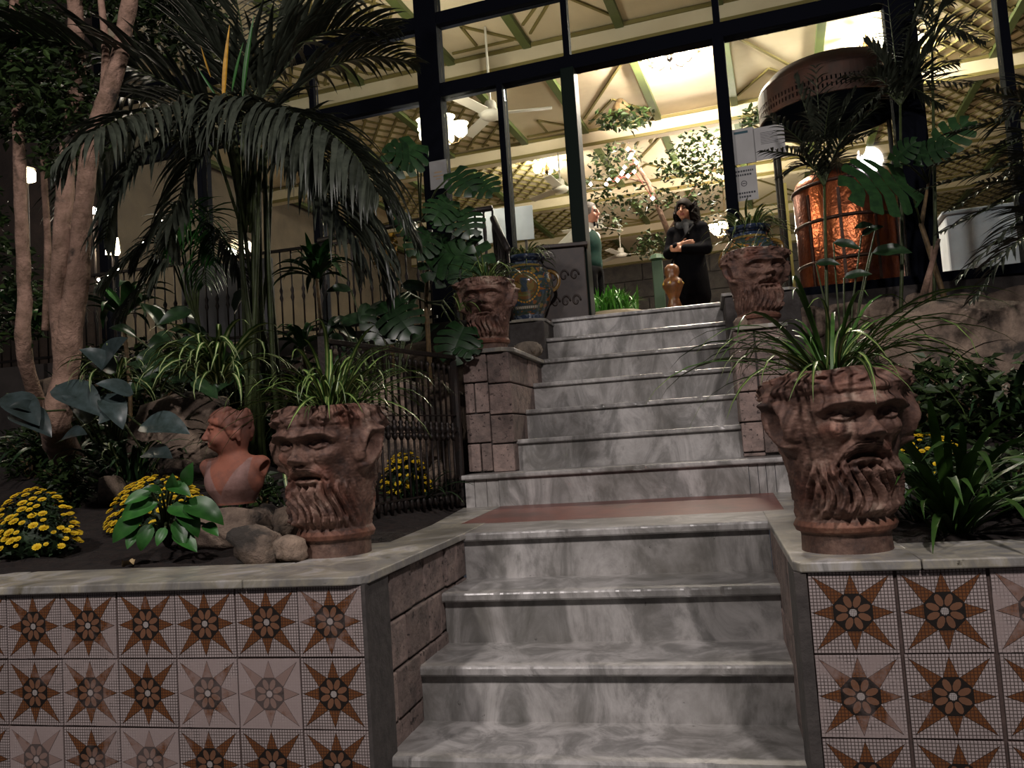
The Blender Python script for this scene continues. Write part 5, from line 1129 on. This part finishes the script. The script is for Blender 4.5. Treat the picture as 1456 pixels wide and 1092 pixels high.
# trees left --------------------------------------------------------------
def tree(label, paths, leafc, size, m, seed, base):
    r = random.Random(seed); t = thing('tree', label, 'tree', base); 
    def knobbly(pa, n):
        P_ = [Vector(p)-base for p, _ in pa]; Q_ = [q for _, q in pa]; m = MB(); k = 12; pts = []; rad = []
        for i in range(len(P_)-1):
            p0, p1, p2, p3 = P_[max(i-1, 0)], P_[i], P_[i+1], P_[min(i+2, len(P_)-1)]
            for j in range(k):
                u = j/k; pts.append(.5*((2*p1)+(p2-p0)*u+(2*p0-5*p1+4*p2-p3)*u*u+(3*p1-p0-3*p2+p3)*u**3)); rad.append(lerp(Q_[i], Q_[i+1], u))
        m.tube(pts+[P_[-1]], rad+[Q_[-1]], n)
        for a in range(len(m.v)):
            v = Vector(m.v[a]); c = (pts+[P_[-1]])[min(a//n, len(pts))]; f = 1+.16*MN.noise(v*9+Vector((seed, 0, 0)))+.07*MN.noise(v*26); m.v[a] = tuple(c+(v-c)*f)
        return m
    knobbly(paths[0], 18).build('trunk', BARK, t, True)
    for pa in paths[1:]: knobbly(pa, 14).build('branch', BARK, t, True)
    mb = MB()
    for c, rad, k in leafc: leafcloud(mb, Vector(c)-base, rad, k, size, r)
    o = mb.build('foliage', m, t); o['kind'] = 'stuff'
    return t
D = 4.3; g0 = gz(72, 668)+Vector((0, .2, 0)); bse = Vector((g0.x, g0.y, g0.z-.03))
tree('thick pale-barked twin-trunk tree behind the bluish leaves', [[(bse, .10), (at(80, 610, D), .075), (at(92, 540, D), .066), (at(102, 450, D), .062), (at(112, 380, D), .056), (at(118, 300, D), .046), (at(132, 200, D), .046), (at(165, 100, D), .045), (at(185, 0, D), .04), (at(200, -90, D), .035)],
   [(at(95, 540, D), .055), (at(85, 450, D), .05), (at(88, 350, D), .045), (at(95, 230, D+.1), .045), (at(110, 110, D+.2), .042), (at(105, -20, D+.2), .04)], [(at(140, 200, D), .02), (at(150, 80, D), .02), (at(140, -30, D), .015)]],
   [(at(60, 120, 4.4), (.30, .25, .28), 900), (at(25, 40, 4.6), (.3, .3, .3), 800), (at(250, 30, 4.9), (.35, .3, .25), 900), (at(90, 200, 4.5), (.25, .2, .2), 500), (at(180, -20, 4.6), (.4, .3, .2), 700), (at(15, 150, 4.8), (.25, .2, .2), 450)], .065, LST, 1, bse)
g0 = gz(38, 640)+Vector((0, .3, 0)); bse = Vector((g0.x, g0.y, g0.z-.03)); D = 4.5
tree('thin straight tree at the far left', [[(bse, .045), (at(38, 520, D), .04), (at(35, 420, D), .036), (at(30, 300, D), .034), (at(26, 180, D), .03), (at(22, 60, D), .028), (at(20, -60, D), .025)], [(at(64, 470, D+.4), .02), (at(68, 350, D+.4), .02), (at(62, 230, D+.4), .018), (at(66, 100, D+.4), .015)]],
   [(at(-40, 330, 4.9), (.2, .25, .4), 350), (at(10, 420, 5.1), (.35, .25, .35), 600), (at(-30, 120, 4.8), (.25, .25, .4), 500)], .065, LSTD, 2, bse)
# hall plants -------------------------------------------------------------
r = random.Random(4); b0 = Bp_(.15, 5.6, 0); t = thing('indoor_tree', 'small-leaved indoor tree with slanting trunk between the waiter and the woman', 'tree', b0)
tp = [(0, 0, 0), at(950, 330, 9.9)-b0, at(922, 260, 9.9)-b0, at(900, 225, 9.9)-b0]; MB().tube(tp, [.045, .035, .03, .02], 8).build('trunk', BARK, t, True); MB().tube([tp[2], at(880, 250, 9.9)-b0, at(862, 262, 9.9)-b0], [.015, .01, .006], 6).build('branch', BARK, t, True); MB().tube([tp[1], at(985, 270, 10)-b0, at(1020, 235, 10)-b0], [.015, .012, .006], 6).build('branch', BARK, t, True)
mb = MB()
for x, y, rx, rz, k in ((875, 230, .36, .2, 230), (850, 270, .3, .2, 130), (975, 235, .42, .24, 300), (1010, 255, .35, .3, 260), (920, 285, .4, .16, 170), (868, 310, .2, .2, 90), (925, 350, .22, .16, 150), (1000, 205, .4, .16, 170), (990, 300, .3, .2, 110)): leafcloud(mb, at(x, y, 9.9)-b0, (rx, .4, rz), k, .078, r)
o = mb.build('foliage', LST, t); o['kind'] = 'stuff'
bulb2 = MB().lathe([(0, -.028), (.026, 0), (0, .028)], 8).mesh('bulb', PINK, True); t = thing('string_lights', 'pink-white string lights wound on the indoor tree', 'lights', b0)
pth = [(893, 212), (900, 216), (895, 225), (905, 231), (888, 238), (884, 247), (893, 250), (866, 256), (862, 262), (878, 256), (902, 244), (928, 282), (840, 262), (1005, 245), (1022, 250), (1028, 252), (885, 245), (898, 220)]
MB().tube([at(x, y, 9.75)-b0 for x, y in pth[:12]], .006, 5).build('cord', mat('red_cord', '#7a3a30', rough=.7), t)
for x, y in pth: inst('bulb', bulb2, t, Matrix.Translation(at(x, y, 9.72)-b0))
def ivy(label, px, py, D, rx, rz, n, seed, m=LST):
    q = at(px, py, D); q.z = FL+ZC-.2; r = random.Random(seed); t = thing('hanging_ivy', label, 'plant', q); MB().lathe([(.10, -.02), (.14, .0), (.14, .02), (.1, .12), (.04, .2)], 12).build('basket', CANE, t); mb = MB(); leafcloud(mb, (0, 0, -.05), (rx, .3, rz), n, .1, r); o = mb.build('foliage', m, t); o['kind'] = 'stuff'
ivy('hanging ivy on the beam over the doorway', 885, 185, 10.3, .4, .12, 240, 1, LST); ivy('hanging ivy on the beam beyond the notices', 1095, 150, 10.6, .45, .16, 300, 2, LST)
# round planter of grass on the hall floor
q = at(873, 436, 8.2); t = thing('grass_planter', 'pale round bowl of bright grass just inside the doorway', 'planter', (q.x, q.y, FL)); zt = q.z-FL-.07
MB().lathe([(.12, 0), (.2, zt*.4), (.26, zt*.8), (.28, zt), (.24, zt), (.2, zt-.05)], 24).build('bowl', mat('bowl_cream', '#a89c80', rough=.5), t, True); gr = [strap_mesh('leaf', 1, .05, a, d, [LGR]) for a, d in ((1.3, 1.2), (1.1, 1.8), (1.45, .9))]
for i in range(240):
    a = r.uniform(0, 6.28); k = r.uniform(0, .24); l = r.uniform(.16, .34); inst('leaf', r.choice(gr), t, Matrix.Translation((k*math.cos(a), k*math.sin(a), zt-.02)) @ Matrix.Rotation(r.uniform(0, 6.28), 4, 'Z') @ Matrix.Diagonal((l*1.5, l, l, 1)))
shrub('dark clipped hedge plant behind the bowl of grass', Bp_(-.55, 8.6, 0), (.9, .3, .55), 1500, .1, LSTD, 31, 'hedge_plant'); shrub('dark leafy plant at the far wall behind the woman', Bp_(.9, 9.5, 0), (.7, .3, .6), 1100, .1, LSTD, 32, 'hedge_plant')
# ornate brown figure stand beside the woman, green post
q = at(958, 420, 8.5); t = thing('ceramic_figure_stand', 'ornate brown ceramic column stand beside the woman', 'stand', (q.x, q.y, FL)); CER = mat('brown_ceramic', '#6f4624', '#472b16', 14, rough=.35)
t.scale = (.52, .52, .74)
MB().lathe([(.16, 0), (.17, .05), (.11, .1), (.08, .3), (.10, .42), (.15, .5), (.12, .56), (.10, .62), (.16, .72), (.21, .80), (.18, .88), (.12, .92), (.15, .98), (.14, 1.06), (.08, 1.1), (0, 1.11)], 20).build('column', CER, t, True)
for i in range(7): a = 2*math.pi*i/7; MB().lathe([(0, -.03), (.035, 0), (0, .035)], 8, c=(.19*math.cos(a), .19*math.sin(a), .82)).build('fruit_relief', mat('fruit_yellow', '#a8862c', rough=.4) if i == 0 else bpy.data.materials['fruit_yellow'], t, True)
GPO = mat('post_green', '#1d3a22', rough=.6); q = at(938, 420, 9.4); bx('post', GPO, t2 := thing('green_post', 'short green wooden post near the ceramic stand', 'post', (q.x, q.y, FL)), -.06, .06, -.06, .06, 0, 1.05, .01); MB().lathe([(.06, 1.05), (.09, 1.07), (.07, 1.12), (0, 1.14)], 8).build('cap', GPO, t2)
# ================================================================ two people in the doorway
SKIN = vcol('skin', .55); 
def head(s, c, sc=1., female=True):
    c = np.array(c); f = lambda x, y, z: c+np.array((x, y, z))*sc
    s.ell(f(0, .008, .02), np.array((.074, .092, .098))*sc, .01); s.ell(f(0, -.028, -.045), np.array((.058 if female else .064, .062, .068))*sc, .025); s.ell(f(0, -.066, -.094), np.array((.022, .02, .018))*sc, .02)
    for q in (-1, 1):
        s.ell(f(q*.031, -.092, .005), np.array((.020, .014, .013))*sc, .012, True); s.ell(f(q*.031, -.078, .004), np.array((.015, .013, .011))*sc, .004); s.cap(f(q*.012, -.092, .026), f(q*.05, -.078, .024), .007*sc, .006*sc, .01)
        s.ell(f(q*.042, -.062, -.035), np.array((.026, .024, .024))*sc, .015); s.ell(f(q*.076, .008, -.005), np.array((.010, .02, .032))*sc, .008)
    s.cap(f(0, -.092, .015), f(0, -.112, -.028), .009*sc, .013*sc, .01); s.ell(f(0, -.102, -.034), np.array((.018, .012, .009))*sc, .008)
    s.cap(f(-.018, -.090, -.058), f(.018, -.090, -.058), .007*sc, .007*sc, .007); s.cap(f(-.016, -.088, -.069), f(.016, -.088, -.069), .008*sc, .008*sc, .007); s.cap(f(-.02, -.1, -.063), f(.02, -.1, -.063), .0025*sc, .0025*sc, .004, True)
def hand(s, w, d, n, side, curl=.5, sc=1.):
    """w wrist, d pointing direction, n palm normal, side = thumb direction"""
    w, d, n, side = (np.array(v, float) for v in (w, d, n, side)); d /= np.linalg.norm(d); n -= d*(n@d); n /= np.linalg.norm(n); sd = np.cross(d, n); sd = sd if sd@side > 0 else -sd
    for u in (-.024, -.008, .008, .024): s.cap(w+d*.01+sd*u*.6, w+d*.085+sd*u, .014, .011, .012)
    for u, l in ((.027, .068), (.009, .078), (-.009, .072), (-.026, .056)):
        p = w+d*.088+sd*u; a = 0.
        for k, seg in enumerate((.45, .32, .25)):
            a += curl*(.6 if k == 0 else .9); q = p+(d*math.cos(a)+n*math.sin(a))*l*seg; s.cap(p, q, .0095-.0008*k, .0088-.0008*k, .004); p = q
    p = w+d*.025+sd*.028; q = p+(d*.55+sd*.7+n*.3)*.035; r_ = q+(d*.9+sd*.25+n*.4)*.03; s.cap(p, q, .013, .011, .01); s.cap(q, r_, .0105, .009, .006)
def skincol(V, c, base, lip, brow, eye=True):
    col = np.tile(np.array(L(base)[:3]), (len(V), 1)); v = V-np.array(c)
    m = (np.abs(v[:, 0]) < .026) & (np.abs(v[:, 2]+.063) < .013) & (v[:, 1] < -.07); col[m] = L(lip)[:3]
    for q in (-1, 1):
        m = (np.hypot((v[:, 0]-q*.031)/.017, (v[:, 2]-.004)/.010) < 1) & (v[:, 1] < -.06); col[m] = L('#2a1d18')[:3]
        m = (np.abs(v[:, 0]-q*.031) < .024) & (np.abs(v[:, 2]-.027) < .007) & (v[:, 1] < -.06); col[m] = L(brow)[:3]
    return col
# ---- woman: dark coat, arms folded
vx = .0075; HC = (0, -.02, 1.50)
s = Sculpt((-.3, -.33, -.02), (.3, .22, 1.66), vx); head(s, HC)
s.cap((0, .01, 1.42), (0, .015, 1.30), .048, .055, .03); s.ell((0, .02, 1.17), (.15, .095, .18), .05); s.cap((-.15, .02, 1.28), (.15, .02, 1.28), .05, .05, .04); s.ell((0, .02, .90), (.16, .11, .14), .06)
LA = [(-.175, .02, 1.27), (-.215, -.03, 1.05), (-.02, -.20, 1.08)]; RA = [(.175, .02, 1.27), (.215, -.03, 1.03), (.0, -.22, 1.03)]
for A_ in (LA, RA): s.chain(A_, [.044, .038, .028], .02)
hand(s, RA[2], (-1, .15, .25), (0, 1, .2), (0, 0, 1), .35); hand(s, LA[2], (1, .2, .1), (0, 1, 0), (0, 0, 1), .35)
for q in (-1, 1): s.chain([(q*.085, .02, .86), (q*.09, 0, .48), (q*.09, .03, .08)], [.085, .058, .04], .03); s.cap((q*.09, .04, .04), (q*.1, -.13, .025), .04, .03, .02)
V, F = s.mesh(); col = skincol(V, HC, '#a9785f', '#8d4a42', '#2a1d18')
q = at(985, 430, 8.9); wp = thing('person', 'person with long dark curly hair in a black coat, arms folded, standing in the doorway', 'person', (q.x, q.y, FL), R_(-20)); wp.scale = (.99,)*3
inst('body', np_mesh('body', V, F, SKIN, True, col), wp)
BLK = mat('coat_black', '#0b0b10', '#08080b', 30, rough=.9, bump=.3, spec=.04); TRO = mat('trousers_black', '#09090b', rough=.9, spec=.05)
s = Sculpt((-.33, -.36, .3), (.33, .24, 1.42), .009)
s.ell((0, .02, 1.17), (.175, .125, .2), .05); s.cap((-.15, .02, 1.285), (.15, .02, 1.285), .068, .068, .04); s.cap((0, .02, 1.06), (0, .02, .55), .165, .20, .08)
s.chain(LA[:2]+[(-.06, -.18, 1.075)], [.066, .06, .05], .03); s.chain(RA[:2]+[(.04, -.205, 1.03)], [.066, .06, .05], .03); s.cap((0, .02, .10), (0, .02, .0), .34, .34, .01, True)
V, F = s.mesh(); inst('coat', np_mesh('coat', V, F, BLK), wp)
s = Sculpt((-.22, -.2, .02), (.22, .2, .75), .009)
for g_ in (-1, 1): s.chain([(g_*.085, .02, .72), (g_*.09, 0, .48), (g_*.09, .03, .05)], [.10, .078, .065], .03)
V, F = s.mesh(); inst('trousers', np_mesh('trousers', V, F, TRO), wp)
s = Sculpt((-.2, -.2, 1.2), (.2, .2, 1.46), .007); r = random.Random(2)
for k in range(9): a = 2*math.pi*k/9; b = a+.9; s.cap((.085*math.cos(a), .01+.085*math.sin(a), 1.335+.02*math.sin(k*2)), (.085*math.cos(b), .01+.085*math.sin(b), 1.33+.02*math.cos(k*3)), .035, .035, .02)
s.cap((.03, -.1, 1.31), (.05, -.135, 1.17), .032, .022, .02); V, F = s.mesh(); inst('scarf', np_mesh('scarf', V, F, mat('scarf_grey', '#3d4046', '#2b2d33', 60, rough=.9)), wp)
s = Sculpt((-.2, -.2, 1.18), (.2, .2, 1.66), .006); s.ell((0, -.012, 1.525), (.090, .112, .112), .01); s.ell((0, .055, 1.43), (.10, .07, .11), .03)
for k in range(120):
    a = r.uniform(-2.0, 2.0); rad = r.uniform(.085, .14); z0 = r.uniform(1.44, 1.585); pts = []
    for t_ in np.linspace(0, 1, 7): pts.append((rad*(1+.1*t_)*math.sin(a+.38*math.sin(t_*9+k)), .03+rad*(1+.05*t_)*math.cos(a+.38*math.sin(t_*9+k))*.9, z0-.24*t_*(z0-1.22)/.36+.012*math.sin(t_*14+k)))
    s.chain(pts, [.008, .013, .013, .013, .012, .010, .006], .002)
s.ell((0, -.145, 1.468), (.068, .085, .088), .008, True); V, F = s.mesh(); inst('hair', np_mesh('hair', V, F, mat('hair_dark', '#120a08', '#070403', 60, rough=.7, spec=.06)), wp)
bg = MB().tube([(.12, -.1, 1.3), (0, -.2, 1.12), (-.16, -.14, .9)], .01, 6); bg.build('bag_strap', TRO, wp, True)
# ---- waiter: white shirt, green waistcoat, bow tie
HM = (0, -.025, 1.58)
s = Sculpt((-.4, -.33, -.02), (.4, .42, 1.76), vx); head(s, HM, 1.03, False)
s.cap((0, .01, 1.50), (0, .02, 1.36), .058, .064, .03); s.ell((0, .02, 1.22), (.17, .11, .2), .05); s.cap((-.17, .02, 1.35), (.17, .02, 1.35), .055, .055, .04); s.ell((0, .015, 1.0), (.155, .112, .15), .06)
LA = [(-.205, .03, 1.34), (-.23, .33, 1.13), (-.10, .19, 1.0)]; RA = [(.205, .03, 1.34), (.24, .32, 1.13), (.10, .20, 1.02)]
for A_ in (LA, RA): s.chain(A_, [.05, .044, .032], .02)
hand(s, LA[2], (1, .1, -.3), (0, -1, 0), (0, 0, 1), .5); hand(s, RA[2], (-1, .1, -.2), (0, -1, 0), (0, 0, 1), .5)
for q in (-1, 1): s.chain([(q*.09, .02, .9), (q*.1, 0, .5), (q*.1, .03, .08)], [.09, .062, .042], .03); s.cap((q*.1, .04, .04), (q*.11, -.14, .025), .042, .032, .02)
V, F = s.mesh(); col = skincol(V, HM, '#a4705a', '#8a4f45', '#6d6560')
q = at(845, 430, 9.0); mp = thing('person', 'grey-haired waiter in white shirt and dark green waistcoat behind the door post', 'person', (q.x, q.y, FL), R_(74)); mp.scale = (.98,)*3
inst('body', np_mesh('body', V, F, SKIN, True, col), mp)
s = Sculpt((-.42, -.3, .85), (.42, .46, 1.48), .009); s.ell((0, .02, 1.22), (.185, .125, .21), .05); s.cap((-.17, .02, 1.35), (.17, .02, 1.35), .066, .066, .04); s.cap((0, .01, 1.40), (0, .0, 1.43), .07, .066, .02)
s.chain(LA[:2]+[(-.13, .20, 1.02)], [.072, .066, .046], .03); s.chain(RA[:2]+[(.13, .21, 1.04)], [.072, .066, .046], .03); V, F = s.mesh(); inst('shirt', np_mesh('shirt', V, F, mat('shirt_white', '#c9c4ba', '#b8b2a6', 12, rough=.8, bump=.4, bscale=14)), mp)
s = Sculpt((-.3, -.3, .85), (.3, .3, 1.45), .008); s.ell((0, .02, 1.21), (.198, .14, .215), .05); s.ell((0, .015, 1.0), (.178, .132, .16), .06); s.cap((-.1, .03, 1.36), (.1, .03, 1.36), .07, .07, .03); s.cap((0, -.16, 1.42), (0, -.2, 1.2), .075, .015, .02, True); s.cap((0, 0, .62), (0, 0, .5), .28, .28, .01, True)
V, F = s.mesh(); inst('waistcoat', np_mesh('waistcoat', V, F, mat('waistcoat_green', '#0b2b25', '#081f1a', 30, rough=.8, spec=.1)), mp)
s = Sculpt((-.25, -.22, .02), (.25, .22, 1.0), .009); s.ell((0, .01, .93), (.165, .125, .1), .05)
for g_ in (-1, 1): s.chain([(g_*.09, .02, .88), (g_*.1, 0, .5), (g_*.1, .03, .05)], [.115, .085, .07], .03)
V, F = s.mesh(); inst('trousers', np_mesh('trousers', V, F, TRO), mp)
m = MB(); m.add([(0, -.098, 1.435), (.05, -.10, 1.462), (.05, -.10, 1.408), (-.05, -.10, 1.462), (-.05, -.10, 1.408), (.045, -.08, 1.46), (.045, -.08, 1.41), (-.045, -.08, 1.46), (-.045, -.08, 1.41)], [(0, 2, 1), (0, 3, 4), (0, 1, 5), (0, 6, 2), (0, 7, 3), (0, 4, 8), (1, 2, 6, 5), (3, 7, 8, 4)]); m.build('bow_tie', TRO, mp)
s = Sculpt((-.14, -.14, 1.5), (.14, .16, 1.74), .006); s.ell((0, -.008, 1.604), (.086, .110, .112), .01); s.ell((0, -.14, 1.57), (.10, .085, .105), .01, True); s.ell((0, -.05, 1.47), (.12, .075, .085), .01, True)
V, F = s.mesh(); inst('hair', np_mesh('hair', V, F, mat('hair_grey', '#6d6761', '#48433f', 80, rough=.7, bump=.5, bscale=140)), mp)
